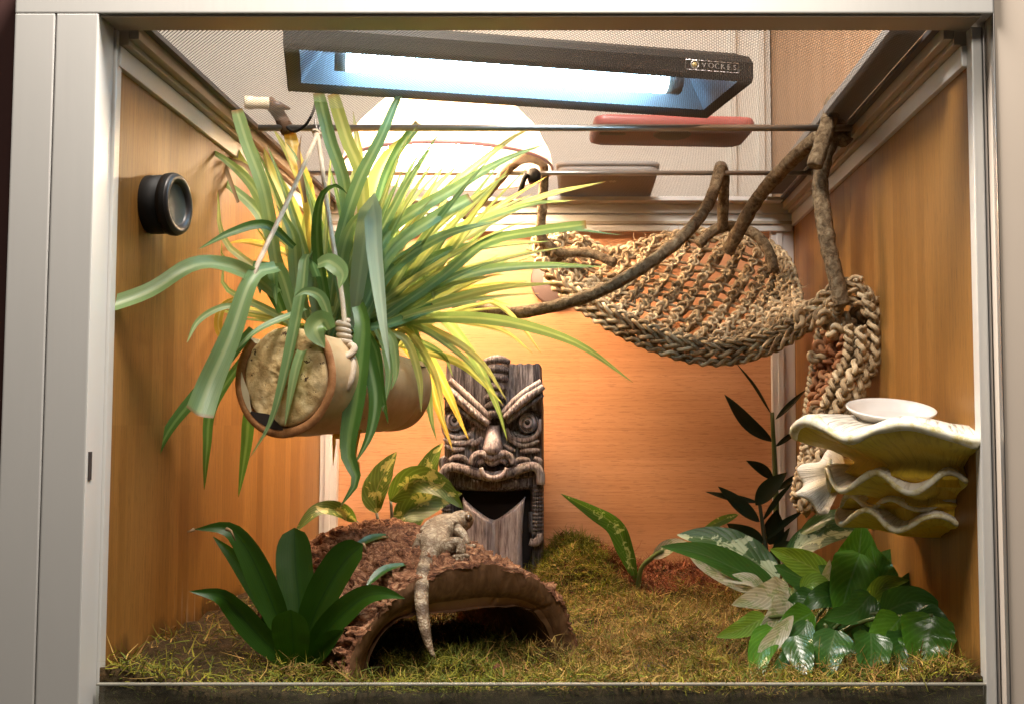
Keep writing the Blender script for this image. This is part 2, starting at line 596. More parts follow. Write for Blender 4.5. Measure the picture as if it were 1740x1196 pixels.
def tiki_mat(name, a, b, c):
    m = M(name, 0.68, 0, spec=0.3)
    g = m.noise(m.coord('Object', (420, 420, 28)), 1.0, 5, 0.72, 0.3)
    h = m.noise(m.coord('Object', (50, 50, 30)), 1.0, 4)
    f = m.math('ADD', m.math('MULTIPLY', g, 0.78), m.math('MULTIPLY', h, 0.22))
    m.base(m.ramp(f, [(0.38, a), (0.5, b), (0.62, c)]))
    m.bump(g, 0.9, 0.0022)
    return m.m


M_TK = tiki_mat('carved_grey_wood', (0.018, 0.014, 0.015), (0.115, 0.097, 0.102), (0.33, 0.30, 0.31))
M_TKD = tiki_mat('dark_stained_wood', (0.012, 0.008, 0.008), (0.035, 0.024, 0.022), (0.085, 0.06, 0.055))
M_TKL = tiki_mat('drybrushed_wood', (0.075, 0.055, 0.056), (0.33, 0.27, 0.27), (0.58, 0.52, 0.53))
M_TKP = tiki_mat('pale_dry_wood', (0.19, 0.135, 0.145), (0.58, 0.47, 0.49), (0.82, 0.74, 0.76))


def gecko_mat():
    m = M('gecko_skin', 0.62, 0, spec=0.35)
    o = m.coord('Object', (1, 1, 1))
    n1 = m.noise(o, 130, 4, 0.6, 1.2)
    vo = m.n('ShaderNodeTexVoronoi', _feature='DISTANCE_TO_EDGE', Vector=m.n('ShaderNodeMixRGB', Fac=0.012, Color1=o, Color2=m.n('ShaderNodeTexNoise', Vector=o, Scale=90.0).outputs[1]).outputs[0], Scale=170.0).outputs[0]
    k = m.n('ShaderNodeMapRange', Value=vo)
    k.inputs[1].default_value, k.inputs[2].default_value = 0.015, 0.10
    k.inputs[3].default_value = 0.12
    base = m.ramp(n1, [(0.3, (0.13, 0.085, 0.05)), (0.5, (0.28, 0.21, 0.135)), (0.68, (0.50, 0.41, 0.29))])
    c = m.mix(k.outputs[0], (0.17, 0.10, 0.055), base)
    at_ = m.n('ShaderNodeAttribute', _attribute_name='band').outputs[2]
    c = m.mix(m.math('MULTIPLY', at_, 0.85), c, (0.075, 0.045, 0.025))
    m.base(c)
    sc_ = m.n('ShaderNodeTexVoronoi', Vector=o, Scale=620.0).outputs[0]
    m.bump(sc_, 0.7, 0.0008)
    return m.m


M_GECKO = gecko_mat()


def soil_mat():
    m = M('soil', 0.95, 0, spec=0.15)
    g = m.noise(m.coord('Object', (120, 120, 120)), 1.0, 6, 0.75)
    h = m.noise(m.coord('Object', (9, 9, 9)), 1.0, 3)
    c = m.ramp(g, [(0.35, (0.016, 0.009, 0.005)), (0.55, (0.05, 0.026, 0.012)), (0.75, (0.10, 0.05, 0.022))])
    m.base(m.mix(m.math('MULTIPLY', h, 0.5), c, (0.04, 0.035, 0.01)))
    m.bump(g, 1.0, 0.004)
    return m.m


M_SOIL = soil_mat()


def attr_mat(name, rough=0.8, trans=0.2):
    m = M(name, rough, 0, spec=0.25)
    a = m.n('ShaderNodeAttribute', _attribute_name='tint').outputs[0]
    m.base(a)
    m.translucent(a, trans)
    return m.m


M_MOSS = attr_mat('moss_fibres')


def clay_mat():
    m = M('cream_glazed_clay', 0.5, 0, coat=0.1)
    g = m.noise(m.coord('Object', (26, 26, 26)), 1.0, 4, 0.6)
    f = m.noise(m.coord('Object', (240, 240, 240)), 1.0, 3)
    c = m.ramp(g, [(0.35, (0.40, 0.27, 0.135)), (0.55, (0.52, 0.37, 0.20)), (0.7, (0.58, 0.40, 0.22))])
    m.base(m.mix(m.math('GREATER_THAN', f, 0.72), c, (0.12, 0.06, 0.03)))
    m.bump(f, 0.1, 0.0006)
    return m.m


M_CLAY = clay_mat()


def claycut_mat():
    m = M('raw_clay_rim', 0.75)
    g = m.noise(m.coord('Object', (90, 90, 90)), 1.0, 5, 0.7)
    m.base(m.ramp(g, [(0.3, (0.26, 0.105, 0.035)), (0.55, (0.42, 0.19, 0.07)), (0.75, (0.54, 0.29, 0.13))]))
    m.bump(g, 0.6, 0.0015)
    return m.m


M_CLAYR = claycut_mat()


def cork_mat():
    m = M('weathered_cork', 0.8)
    o = m.coord('Object', (40, 40, 40))
    g = m.noise(o, 1.0, 6, 0.7, 0.6)
    h = m.noise(m.coord('Object', (130, 130, 130)), 1.0, 4, 0.7)
    c = m.ramp(g, [(0.32, (0.27, 0.15, 0.05)), (0.48, (0.52, 0.36, 0.16)), (0.66, (0.70, 0.55, 0.31))])
    c = m.mix(m.math('LESS_THAN', h, 0.36), c, (0.07, 0.035, 0.015))
    m.base(c)
    m.bump(h, 0.7, 0.0015)
    return m.m


M_CORK = cork_mat()


def shroom_mat(name, a, b, streak, sm):
    m = M(name, 0.5, 0, coat=0.12)
    uv = m.n('ShaderNodeUVMap')
    r = m.noise(m.n('ShaderNodeMapping', Vector=uv.outputs[0], Scale=(95, 3.0, 1)).outputs[0], 1.0, 4, 0.65, 0.4)
    sx = m.n('ShaderNodeSeparateXYZ', Vector=uv.outputs[0])
    c = m.mix(sx.outputs[1], b, a)
    k = m.n('ShaderNodeMapRange', Value=r)
    k.inputs[1].default_value, k.inputs[2].default_value = 0.5, 0.36
    c = m.mix(m.math('MULTIPLY', k.outputs[0], sm), c, streak)
    m.base(c)
    m.bump(r, 0.7, 0.002)
    return m.m


M_SHT = shroom_mat('fungus_top', (0.72, 0.68, 0.58), (0.20, 0.115, 0.07), (0.10, 0.06, 0.04), 0.75)
M_SHW = shroom_mat('fungus_pale_top', (0.74, 0.70, 0.62), (0.66, 0.47, 0.16), (0.25, 0.16, 0.09), 0.4)
M_SHU = shroom_mat('fungus_underside', (0.82, 0.68, 0.11), (0.82, 0.50, 0.015), (0.45, 0.27, 0.02), 0.35)
M_SHS = M('fungus_stalk', 0.6, 0, (0.34, 0.22, 0.05)).m

# ================================================================== THE TERRARIUM
XL, XR, YB, ZT, ZM = -0.326, 0.272, 0.650, 0.250, 0.283
ter = thing('terrarium', 'wood panelled terrarium with aluminium frame, mesh lid and open front', 'terrarium', (-0.03, 0.3, -0.24))
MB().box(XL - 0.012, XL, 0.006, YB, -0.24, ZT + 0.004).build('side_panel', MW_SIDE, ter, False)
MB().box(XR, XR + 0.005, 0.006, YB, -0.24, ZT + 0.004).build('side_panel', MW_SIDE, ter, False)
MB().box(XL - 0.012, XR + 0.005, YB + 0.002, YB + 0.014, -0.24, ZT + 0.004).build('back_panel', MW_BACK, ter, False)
MB().box(XL - 0.012, XR + 0.005, -0.004, YB, -0.255, -0.242).build('base_panel', MW_SIDE, ter, False)
# back corner profiles: each a flange with a raised bead
for s, x0, x1 in ((1, -0.3255, -0.304), (-1, 0.2425, 0.2715)):
    p = bbox('corner_profile', M_ALU_W, ter, x0, x1, 0.640, 0.6515, -0.24, 0.262, 0.001)
    xm = x0 + (x1 - x0) * (0.30 if s > 0 else 0.25)
    xn = x0 + (x1 - x0) * (0.62 if s > 0 else 0.50)
    bbox('profile_bead', M_ALU_W, p, xm, xn, 0.6375, 0.6402, -0.24, 0.2618, 0.0008)
# stepped rails along the top of both sides and the back
for s in (-1, 1):
    xw = XL if s < 0 else XR

    def sx(a, b):
        return (xw - s * a, xw - s * b) if s > 0 else (xw + a, xw + b)

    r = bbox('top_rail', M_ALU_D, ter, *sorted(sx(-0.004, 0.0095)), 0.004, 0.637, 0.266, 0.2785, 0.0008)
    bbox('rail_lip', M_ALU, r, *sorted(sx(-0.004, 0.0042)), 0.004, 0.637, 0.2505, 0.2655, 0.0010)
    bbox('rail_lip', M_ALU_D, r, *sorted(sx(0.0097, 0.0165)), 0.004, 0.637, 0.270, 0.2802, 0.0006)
    bbox('mesh_trim', M_MESHF, r, *sorted(sx(0.0167, 0.0225)), 0.004, 0.637, 0.2785, 0.2826, 0.0004)
rb = bbox('top_rail', M_ALU, ter, XL + 0.004, XR - 0.004, 0.6275, 0.6395, 0.266, 0.2805, 0.0008)
bbox('rail_lip', M_ALU, rb, XL + 0.004, XR - 0.004, 0.6335, 0.6395, 0.244, 0.2655, 0.0010)
bbox('rail_lip', M_ALU_D, rb, XL + 0.004, XR - 0.004, 0.6305, 0.6333, 0.2525, 0.2565, 0.0006)
bbox('mesh_trim', M_ALU_W, rb, XL + 0.02, XR - 0.02, 0.606, 0.6273, 0.2775, 0.2826, 0.0006)
# front frame
tb = bbox('top_beam', M_ALU, ter, -0.3815, 0.2800, -0.026, 0.0030, 0.2775, 0.318, 0.0010)
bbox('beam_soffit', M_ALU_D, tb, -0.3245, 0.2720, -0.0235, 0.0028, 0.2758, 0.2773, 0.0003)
fp = bbox('front_post', M_ALU, ter, -0.3535, -0.3252, -0.026, 0.0, -0.26, 0.2773, 0.0010)
bbox('lock_slot', M_DARK, fp, -0.3251, -0.3246, -0.0225, -0.0175, -0.036, -0.0175, 0.0001)
bbox('front_profile', M_ALU, ter, -0.3300, -0.3232, 0.0003, 0.0095, -0.25, 0.2755, 0.0010)
rp = bbox('front_post', M_ALU, ter, 0.2715, 0.2786, -0.006, 0.005, -0.26, 0.2755, 0.0010)
bbox('track_edge', M_STEEL, rp, 0.2789, 0.2800, -0.008, 0.003, -0.26, 0.30, 0.0003)
# mesh lid: crossed wires laid at an angle
mb = MB()
x0, x1, y0, y1 = XL + 0.018, XR - 0.018, 0.002, 0.628
sp, hw = 0.00240, 0.00036
for k, ang in enumerate((math.radians(38), math.radians(128))):
    d, nrm = V((math.cos(ang), math.sin(ang))), V((-math.sin(ang), math.cos(ang)))
    cen = V(((x0 + x1) / 2, (y0 + y1) / 2))
    for i in range(-230, 231):
        o = cen + nrm * (i * sp)
        t0, t1 = -9.0, 9.0
        for c, lo, hi in ((0, x0, x1), (1, y0, y1)):
            a, b = (lo - o[c]) / d[c], (hi - o[c]) / d[c]
            t0, t1 = max(t0, min(a, b)), min(t1, max(a, b))
        if t1 - t0 < 0.004:
            continue
        a, b = o + d * t0, o + d * t1
        z = ZM + k * 0.0002
        pts = []
        for q in (a, b):
            pts += [(q.x + nrm.x * hw, q.y + nrm.y * hw, z), (q.x - nrm.x * hw, q.y - nrm.y * hw, z), (q.x, q.y, z + 0.00018)]
        mb.add(pts, [(0, 1, 4, 3), (1, 2, 5, 4), (2, 0, 3, 5)])
mb.build('lid_mesh', M_WIRE, ter, False, kind='stuff')
bbox('shadow_strip', M('shadow_strip_grey', 0.6, 0.1, (0.26, 0.245, 0.23)).m, ter, 0.226, 0.253, 0.03, 0.61, 0.2866, 0.294, 0.0008)  # grey bar added for the dark shadow strip along the mesh
# two support rods
MB().tube([(-0.300, 0.263, 0.2765), (0.254, 0.263, 0.2765)], 0.0031, 12).build('support_rod', M_STEEL, ter)
MB().tube([(-0.300, 0.446, 0.2755), (0.254, 0.446, 0.2755)], 0.0026, 12).build('support_rod', M_STEEL, ter)
# low front glass with its ground upper edge
gp = MB().box(-0.3228, 0.2712, -0.006, -0.001, -0.25, -0.1735).build('front_glass', M_GLASS, ter, False)
bbox('glass_edge', M_GLEDGE, gp, -0.3228, 0.2712, -0.0061, -0.0009, -0.1734, -0.1722, 0.0003)

# the neighbour's post, the sliding door on the right and what lies beyond
nb = thing('aluminium_post', 'outer silver aluminium post standing left of the terrarium front post', 'post', (-0.368, -0.013, -0.26))
bbox('post_face', M_ALU, nb, -0.3815, -0.3545, -0.026, 0.0, -0.26, 0.2773, 0.0010)
o = bbox('post_gap', M_DARK, nb, -0.3544, -0.3536, -0.022, 0.0, -0.26, 0.2773, 0.0001)
dr = thing('sliding_door', 'glossy beige sliding door pane at right of the terrarium opening', 'door', (0.33, -0.024, -0.26))
MB().box(0.2815, 0.42, -0.0225, -0.0165, -0.26, 0.31).build('door_pane', M_BEIGE, dr, False)
bbox('door_edge', M_STEEL, dr, 0.2803, 0.2813, -0.0235, -0.0175, -0.26, 0.31, 0.0006)
o = MB().box(0.2812, 0.44, -0.016, 0.6, -0.26, 0.34).build('wall_right', M_BEIGE, None, False)
o['kind'] = 'structure'
o = MB().box(-0.60, -0.3835, -0.004, 0.02, -0.26, 0.4).build('wall_left', M('dark_red_board', 0.7, 0, (0.05, 0.015, 0.012)).m, None, False)
o['kind'] = 'structure'
# room behind and above
o = MB().box(-1.1, 0.272, 0.80, 0.83, -0.26, 1.25).build('wall_back', M_ROOM, None, False)
o['kind'] = 'structure'
o = MB().box(-1.1, 1.2, -1.6, 0.83, 1.25, 1.28).build('ceiling', M_ROOM, None, False)
o['kind'] = 'structure'
o = MB().box(0.274, 0.282, 0.02, 0.83, 0.286, 1.25).build('wall_panel', MW_UP, None, False)
o['kind'] = 'structure'
for xa, xb in ((0.215, 0.222), (0.255, 0.262)):
    o = MB().box(xa, xb, 0.792, 0.7995, 0.28, 1.2).build('wall_moulding', M_ROOM, None, False)
    o['kind'] = 'structure'

# ================================================================== GROUND
def gz(x, y):
    z = -0.183 + 0.006 * noise.noise(V((x * 14, y * 14, 3))) + 0.003 * noise.noise(V((x * 50, y * 50, 1)))
    z += 0.050 * math.exp(-((x + 0.005) / 0.05) ** 2 - ((y - 0.53) / 0.075) ** 2)
    z += 0.010 * noise.noise(V((x * 27, y * 27, 5))) * (1 if y > 0.02 else 0.3)
    z += 0.010 * math.exp(-((x - 0.11) / 0.09) ** 2 - ((y - 0.56) / 0.08) ** 2)
    z += 0.016 * math.exp(-((x + 0.33) / 0.05) ** 2)
    z += 0.010 * math.exp(-((x - 0.28) / 0.06) ** 2)
    z += 0.004 * max(0, (0.05 - y) / 0.05)
    return z


rows = []
for i in range(111):
    y = 0.0005 + (YB - 0.001) * i / 110
    rows.append([V((XL + 0.0005 + (XR - XL - 0.001) * j / 100, y, gz(XL + (XR - XL) * j / 100, y))) for j in range(101)])
fr_ = [[V((p.x, 0.0005 + 0.0006 * noise.noise(V((p.x * 90, k, 0))), p.z - 0.012 * k)) for p in rows[0]] for k in range(5, 0, -1)]
g = MB().grid(fr_ + rows).build('ground', M_SOIL)
g['kind'] = 'structure'

# moss and dry fibres
rng = np.random.default_rng(5)
LOG_O, LOG_E, LOG_W = V((-0.083, 0.094, -0.186)), V((-0.51, 0.86, 0)).normalized(), V((0.86, 0.51, 0)).normalized()


def fibres(n, region, lens, wid, tints, lean=1.0):
    vs, fs, cs = [], [], []
    k = 0
    while k < n:
        x, y, dens = region()
        if rng.random() > dens:
            continue
        q = V((x, y, 0)) - V((LOG_O.x, LOG_O.y, 0))
        u, w = q.dot(LOG_E), q.dot(LOG_W)
        if 0.0 < u < 0.2 and 0.06 < abs(w) < 0.103:
            continue
        tint = tints(x, y)
        L = rng.uniform(*lens)
        cl = 0.012 * max(0.0, noise.noise(V((x * 60, y * 60, 11))) + 0.25)
        p = V((x, y, gz(x, y) - 0.001 + rng.random() * (0.004 + cl)))
        if y < 0:
            p = V((x, 0.0012, gz(x, 0) - rng.random() * 0.035))
        a = rng.uniform(0, 2 * math.pi)
        el = rng.uniform(-0.1, 0.75) * lean
        d = V((math.cos(a) * math.cos(el), math.sin(a) * math.cos(el), math.sin(el)))
        side = V((-math.sin(a), math.cos(a), rng.uniform(-.8, .8))).normalized() * (wid * rng.uniform(.6, 1.3))
        cur = V(rng.normal(0, 1.25, 3))
        b = len(vs)
        for i in range(4):
            s_ = side * (1 - 0.28 * i)
            vs.append(p - s_)
            vs.append(p + s_)
            cs += [tint, tint]
            p = p + d * (L / 3)
            d = (d + cur * 0.5).normalized()
            if y < 0:
                p.y = min(0.004, max(-0.0002, p.y))
            elif p.z < gz(p.x, p.y) + 0.0005:
                d.z = abs(d.z)
        for i in range(3):
            fs.append((b + 2 * i, b + 2 * i + 1, b + 2 * i + 3, b + 2 * i + 2))
        k += 1
    return vs, fs, cs


def tint_at(x, y):
    n1 = noise.noise(V((x * 16, y * 16, 7)))
    green = math.exp(-((x + 0.01) / 0.07) ** 2 - ((y - 0.50) / 0.10) ** 2) * 1.2 + max(0, (0.12 - y) / 0.12) * 0.6 + (0.5 if x < -0.05 else 0) + n1 * 0.55
    red = math.exp(-((x - 0.11) / 0.075) ** 2 - ((y - 0.55) / 0.10) ** 2) * 1.5 + noise.noise(V((x * 22, y * 22, 17))) * 0.3
    r = rng.random()
    if red > 0.38 and r < 0.9:
        c = np.array((0.20, 0.055, 0.022)) if rng.random() < 0.7 else np.array((0.36, 0.13, 0.055))
    elif r < 0.30 + 0.5 * green:
        c = np.array((0.22, 0.20, 0.018)) if rng.random() < 0.55 else np.array((0.115, 0.14, 0.015))
    else:
        c = np.array((0.38, 0.245, 0.065)) if rng.random() < 0.55 else np.array((0.25, 0.13, 0.04))
    pat = 0.82 + 0.45 * noise.noise(V((x * 34, y * 34, 41)))
    c = c * rng.uniform(0.6, 1.4) * pat
    return (c[0], c[1], c[2], 1)


def reg_main():
    x, y = rng.uniform(XL + 0.004, XR - 0.004), rng.uniform(0.002, 0.63)
    d = 1.0 if x > -0.1 else 0.45
    if x < -0.20 and y > 0.04:
        d = 0.18
    red = math.exp(-((x - 0.12) / 0.07) ** 2 - ((y - 0.57) / 0.07) ** 2)
    return x, y, d * (1 - 0.35 * red) * (0.45 + 0.75 * min(1, max(0, noise.noise(V((x * 38, y * 38, 21))) + 0.6)))


def reg_front():
    return rng.uniform(-0.22, XR - 0.004), rng.uniform(0.002, 0.10), 1.0


def reg_mound():
    return rng.normal(-0.005, 0.045), min(0.62, max(0.38, rng.normal(0.50, 0.06))), 1.0


def reg_glass():
    return rng.uniform(XL + 0.01, XR - 0.004), -1.0, 1.0


VS, FS, CS = [], [], []
for n_, rg, ln in ((42000, reg_main, (0.009, 0.024)), (4500, reg_front, (0.007, 0.016)), (5000, reg_mound, (0.007, 0.016)), (3500, reg_glass, (0.008, 0.018))):
    v_, f_, c_ = fibres(n_, rg, ln, 0.00052, tint_at)
    b = len(VS)
    VS += v_
    FS += [tuple(i + b for i in f) for f in f_]
    CS += c_
me = bpy.data.meshes.new('moss')
me.from_pydata([tuple(v) for v in VS], [], FS)
ca = me.color_attributes.new('tint', 'FLOAT_COLOR', 'POINT')
ca.data.foreach_set('color', np.array(CS, dtype=np.float32).ravel())
moss = link('moss', me, M_MOSS)
moss['kind'] = 'stuff'
moss['label'] = 'matted dry and green moss fibres covering the terrarium floor'

# scattered bits of red-brown bark bedding
bb = MB()
for k in range(420):
    if k < 300:
        x, y = rng.normal(0.115, 0.055), rng.normal(0.555, 0.05)
    else:
        x, y = rng.uniform(-0.1, 0.26), rng.uniform(0.03, 0.6)
    if not (XL + .01 < x < XR - .01 and 0.02 < y < 0.64):
        continue
    c = V((x, y, gz(x, y) + rng.uniform(0.001, 0.007)))
    r_ = rng.uniform(0.0018, 0.0055)
    a, b, d = [V(rng.normal(0, 1, 3)).normalized() * r_ for _ in range(3)]
    bb.add([c + a, c + b, c + d * .6, c - a * .8, c - b * .7, c - d * .5], [(0, 1, 2), (1, 3, 2), (3, 4, 2), (4, 0, 2), (1, 0, 5), (3, 1, 5), (4, 3, 5), (0, 4, 5)])
bo_ = M('bark_bits', 0.85, 0, spec=0.2)
bo_.base(bo_.ramp(bo_.noise(bo_.coord('Object', (150, 150, 150)), 1.0, 4), [(0.35, (0.05, 0.018, 0.01)), (0.5, (0.17, 0.055, 0.026)), (0.65, (0.34, 0.15, 0.075))]))
o = bb.build('bark_bits', bo_.m, None, False, kind='stuff')
o['label'] = 'loose red brown bark bedding bits on the floor'

# ================================================================== LAMPS ABOVE THE MESH
# tube fixture
fx = thing('light_fixture', 'black tube light fixture lying askew on the mesh lid, lit blue white', 'light fixture', (-0.05, 0.14, 0.285))
ang = math.radians(13)
ex, ey = V((math.cos(ang), math.sin(ang), 0)), V((-math.sin(ang), math.cos(ang), 0))
P0 = V((-0.225, 0.0685, 0.2855))
FL, FW, FH = 0.379, 0.112, 0.040


def fxp(u, w, h):
    return P0 + ex * (FL * u) + ey * (FW * w) + V((0, 0, h))


mb = MB()
ring = lambda a0, a1, b0, b1, h: [fxp(a0, b0, h), fxp(a1, b0, h), fxp(a1, b1, h), fxp(a0, b1, h)]
R_ = [ring(0.075, 0.925, 0.18, 0.68, 0.024), ring(0.03, 0.97, 0.035, 0.80, 0.0012), ring(0, 1, 0.0, 1.0, 0.0), ring(-0.002, 1.002, -0.01, 1.01, 0.004), ring(-0.002, 1.002, -0.01, 1.01, 0.0165), ring(0.0, 1.0, 0.05, 0.95, 0.024), ring(0.02, 0.98, 0.2, 0.8, 0.032)]
body = MB()
body.grid(R_[1:], closed=True)
body.f.append(tuple(range(20, 24)))
bo = body.build('housing', M_BLACK, fx, False)
rf = MB()
rf.grid(R_[:2], closed=True)
rf.f.append((0, 1, 2, 3))
rf.build('reflector', M_REFL, fx, False)
MB().tube([fxp(0.125, 0.38, 0.012), fxp(0.835, 0.38, 0.012)], 0.0125, 16).build('tube', M_TUBE, fx)
for u0, u1 in ((0.10, 0.124), (0.836, 0.87)):
    MB().tube([fxp(u0, 0.38, 0.012), fxp(u1, 0.38, 0.012)], 0.0126, 16).build('tube_cap', M_STEEL, fx)
for w in (0.62,):
    MB().tube([fxp(0.13, w, 0.021), fxp(0.86, w, 0.021)], 0.0016, 8).build('guard_wire', M_STEEL, fx)


def fx_text(s, u, h, size, mat):
    c = bpy.data.curves.new('lettering', 'FONT')
    c.body, c.size, c.extrude = s, size, 0.0002
    t = bpy.data.objects.new('lettering', c)
    me_ = bpy.data.meshes.new_from_object(t)
    bpy.data.objects.remove(t)
    lo = link('lettering', me_, mat)
    n_ = -ey
    zz = V((0, 0, 1))
    mt = Matrix((ex, zz, ex.cross(zz))).transposed().to_4x4()
    pos = fxp(u, -0.01, h) + n_ * 0.0005
    mt.translation = pos
    lo.parent = badge
    lo.matrix_parent_inverse = Matrix()
    lo.matrix_world = mt
    me_.transform(Matrix.Translation(-badge_loc) @ mt)
    lo.matrix_world = Matrix()
    lo.location = (0, 0, 0)
    return lo


# embossed maker's badge on the near face
bmb = MB()
for (u0, u1, h0, h1) in ((0.845, 0.968, 0.0182, 0.0187), (0.845, 0.968, 0.0102, 0.0105), (0.8435, 0.8452, 0.0102, 0.0187)):
    pass
fr_pts = [fxp(u, -0.01, h) - ey * 0.0003 for u, h in ((0.845, 0.0068), (0.968, 0.0068), (0.968, 0.0150), (0.845, 0.0150), (0.845, 0.0068))]
badge = MB().tube(fr_pts, 0.00035, 6).build('badge', M_SILVER, fx)
badge_loc = V((0, 0, 0))
em_c = fxp(0.866, -0.01, 0.0112) - ey * 0.0004


def emblem(r, w, mat):
    pts = [em_c + ex * (r * math.cos(a)) + V((0, 0, r * math.sin(a))) for a in [2 * math.pi * i / 24 for i in range(25)]]
    return MB().tube(pts, w, 6).build('emblem', mat, badge)


emblem(0.0033, 0.0004, M_SILVER)
MB().lathe([(0.0, -0.0004), (0.0018, -0.0002), (0.0024, 0.0004)], em_c, ey, 20).build('emblem', M_GOLD, badge)
mtx = Matrix((ex, V((0, 0, 1)), ex.cross(V((0, 0, 1))))).transposed().to_4x4()
for i, ch in enumerate('VOCKES'):
    c = bpy.data.curves.new('letter', 'FONT')
    c.body, c.size, c.extrude = ch, 0.0062, 0.0002
    t = bpy.data.objects.new('letter', c)
    COL.objects.link(t)
    bpy.context.view_layer.update()
    me_ = bpy.data.meshes.new_from_object(t)
    COL.objects.unlink(t)
    bpy.data.objects.remove(t)
    m4 = mtx.copy()
    m4.translation = fxp(0.882 + i * 0.0145, -0.01, 0.0092) - ey * 0.0005
    me_.transform(m4)
    link('letter', me_, M_SILVER, badge)

# dome lamp, warm
dl = thing('dome_lamp', 'round white dome lamp glowing warm above the mesh behind the spider plant', 'lamp', at(762, 283, 0.475))
dc = at(762, 283, 0.475)
dc.z = 0.2868
dn = V((0, 0, -1))
Rr = 0.117
mshade = M('white_translucent_shade', 0.4, 0, (0.78, 0.72, 0.66))
mshade.translucent((0.9, 0.74, 0.6), 0.5)
MB().lathe([(0.03, -0.085), (0.045, -0.082), (0.075, -0.070), (0.100, -0.045), (Rr - 0.003, -0.018), (Rr, -0.002), (Rr, 0.0), (Rr - 0.002, 0.0)], dc, dn, 56).build('shade', mshade.m, dl)
MB().lathe([(Rr, -0.003), (Rr + 0.0016, -0.001), (Rr + 0.0012, 0.0014), (Rr - 0.001, 0.001)], dc, dn, 56).build('rim', M_PINK, dl)
MB().lathe([(0.0, -0.006), (0.03, -0.008), (0.055, -0.016), (0.072, -0.030), (0.06, -0.045), (0.02, -0.06), (0.0, -0.062)], dc + V((-0.01, 0, 0)), dn, 40).build('bulb', M_LAMP, dl)

# red phone
ph = thing('phone', 'red cased phone lying face up on the mesh with a round brown grip', 'phone', (0.085, 0.33, 0.284))
rotp = math.radians(4)
pc = V((0.0905, 0.337, 0.2865))


def slab(name, mat, par, c, L, W, H, rad, rot, n=6):
    prof = []
    for sx_, sy_, a0 in ((1, 1, 0), (-1, 1, 90), (-1, -1, 180), (1, -1, 270)):
        for i in range(n + 1):
            a = math.radians(a0 + 90 * i / n)
            prof.append((sx_ * (L / 2 - rad) + rad * math.cos(a), sy_ * (W / 2 - rad) + rad * math.sin(a)))
    cr, sr = math.cos(rot), math.sin(rot)
    rows = []
    b = min(H * 0.35, 0.004)
    for ins, h in ((0.5 * W, 0.0), (b, 0.0), (b * .3, b * .3), (0, b), (0, H - b), (b * .3, H - b * .3), (b, H), (0.5 * W, H)):
        row = []
        for x, y in prof:
            k = 1 - min(0.995, ins / (W / 2)) if ins >= W * 0.4 else None
            xx, yy = (x * k, y * k) if k is not None else (x - math.copysign(min(ins, abs(x)), x) * min(1, abs(x) / (L / 2)), y - math.copysign(min(ins, abs(y)), y) * min(1, abs(y) / (W / 2)))
            row.append(V(c) + V((xx * cr - yy * sr, xx * sr + yy * cr, h)))
        rows.append(row)
    return MB().grid(rows, closed=True).build(name, mat, par)


slab('case', M_RED, ph, pc, 0.158, 0.077, 0.013, 0.012, rotp)
MB().lathe([(0.0, -0.0016), (0.017, -0.0014), (0.019, 0.0), (0.017, 0.0004)], pc + V((0.001, -0.012, 0)), (0, 0, 1), 32).build('grip', M_BROWN, ph)
slab('camera_bump', M_BROWN, ph, pc + V((-0.058, -0.017, -0.001)), 0.026, 0.008, 0.0012, 0.003, rotp)
# grey tray
gt = thing('storage_box', 'grey lidded plastic box with a small white sticker lying on the mesh at the back', 'box', (0.0325, 0.565, 0.284))
slab('box_body', M_GREY, gt, (0.0325, 0.565, 0.2862), 0.115, 0.150, 0.008, 0.012, 0.0)
slab('box_lid', M_GREY, gt, (0.0325, 0.565, 0.2944), 0.119, 0.154, 0.005, 0.013, 0.0)
stk = at(1041, 310, 0.535)
MB().box(stk.x - 0.004, stk.x + 0.004, 0.531, 0.539, 0.2855, 0.2860).build('sticker', M_WHITE, gt, False)

# rod-end tube, wire hook, cable
te = at(440, 178, 0.256)
tt = thing('pale_tube', 'short cream plastic tube clipped at the left end of the front rod', 'tube', te)
MB().lathe([(0.0, -0.0), (0.0052, 0.0), (0.0062, 0.001), (0.0064, 0.008), (0.0055, 0.0085), (0.0058, 0.022), (0.0048, 0.0225), (0.0, 0.0225)], te + V((-0.012, -0.006, 0)), (1, 0.28, 0.05), 20).build('tube_body', M_CREAM, tt)
MB().tube([te + V((0.010, 0, 0)), te + V((0.018, 0.002, -0.001)), te + V((0.028, 0.004, -0.003))], [0.005, 0.0045, 0.001], 8).build('tube_tip', M_BROWN, tt)

# thermometer
tp = at(243, 346, 0.066)
th = thing('thermometer', 'round black dial thermometer stuck on the left wooden wall', 'thermometer', (XL, tp.y + 0.006, tp.z))
tc = V((XL, tp.y + 0.006, tp.z))
tax = V((1, -0.10, 0))
MB().lathe([(0.0, 0), (0.0215, 0.0), (0.0222, 0.002), (0.0222, 0.0135), (0.0205, 0.0142), (0.0205, 0.0155), (0.0234, 0.0165), (0.0238, 0.020), (0.0232, 0.0225)], tc, tax, 48).build('case', M_BLACK, th)
MB().lathe([(0.0232, 0.0225), (0.0222, 0.0242), (0.020, 0.0250), (0.0165, 0.0235), (0.0155, 0.0215)], tc, tax, 48).build('bezel', M('gunmetal', 0.38, 0.3, (0.02, 0.017, 0.016)).m, th)
MB().lathe([(0.0156, 0.0216), (0.0135, 0.0205), (0.0, 0.0203)], tc, tax, 40).build('display', M_LCD, th)

# ================================================================== LEAVES
VIEW = V((0, -1, 0.15))


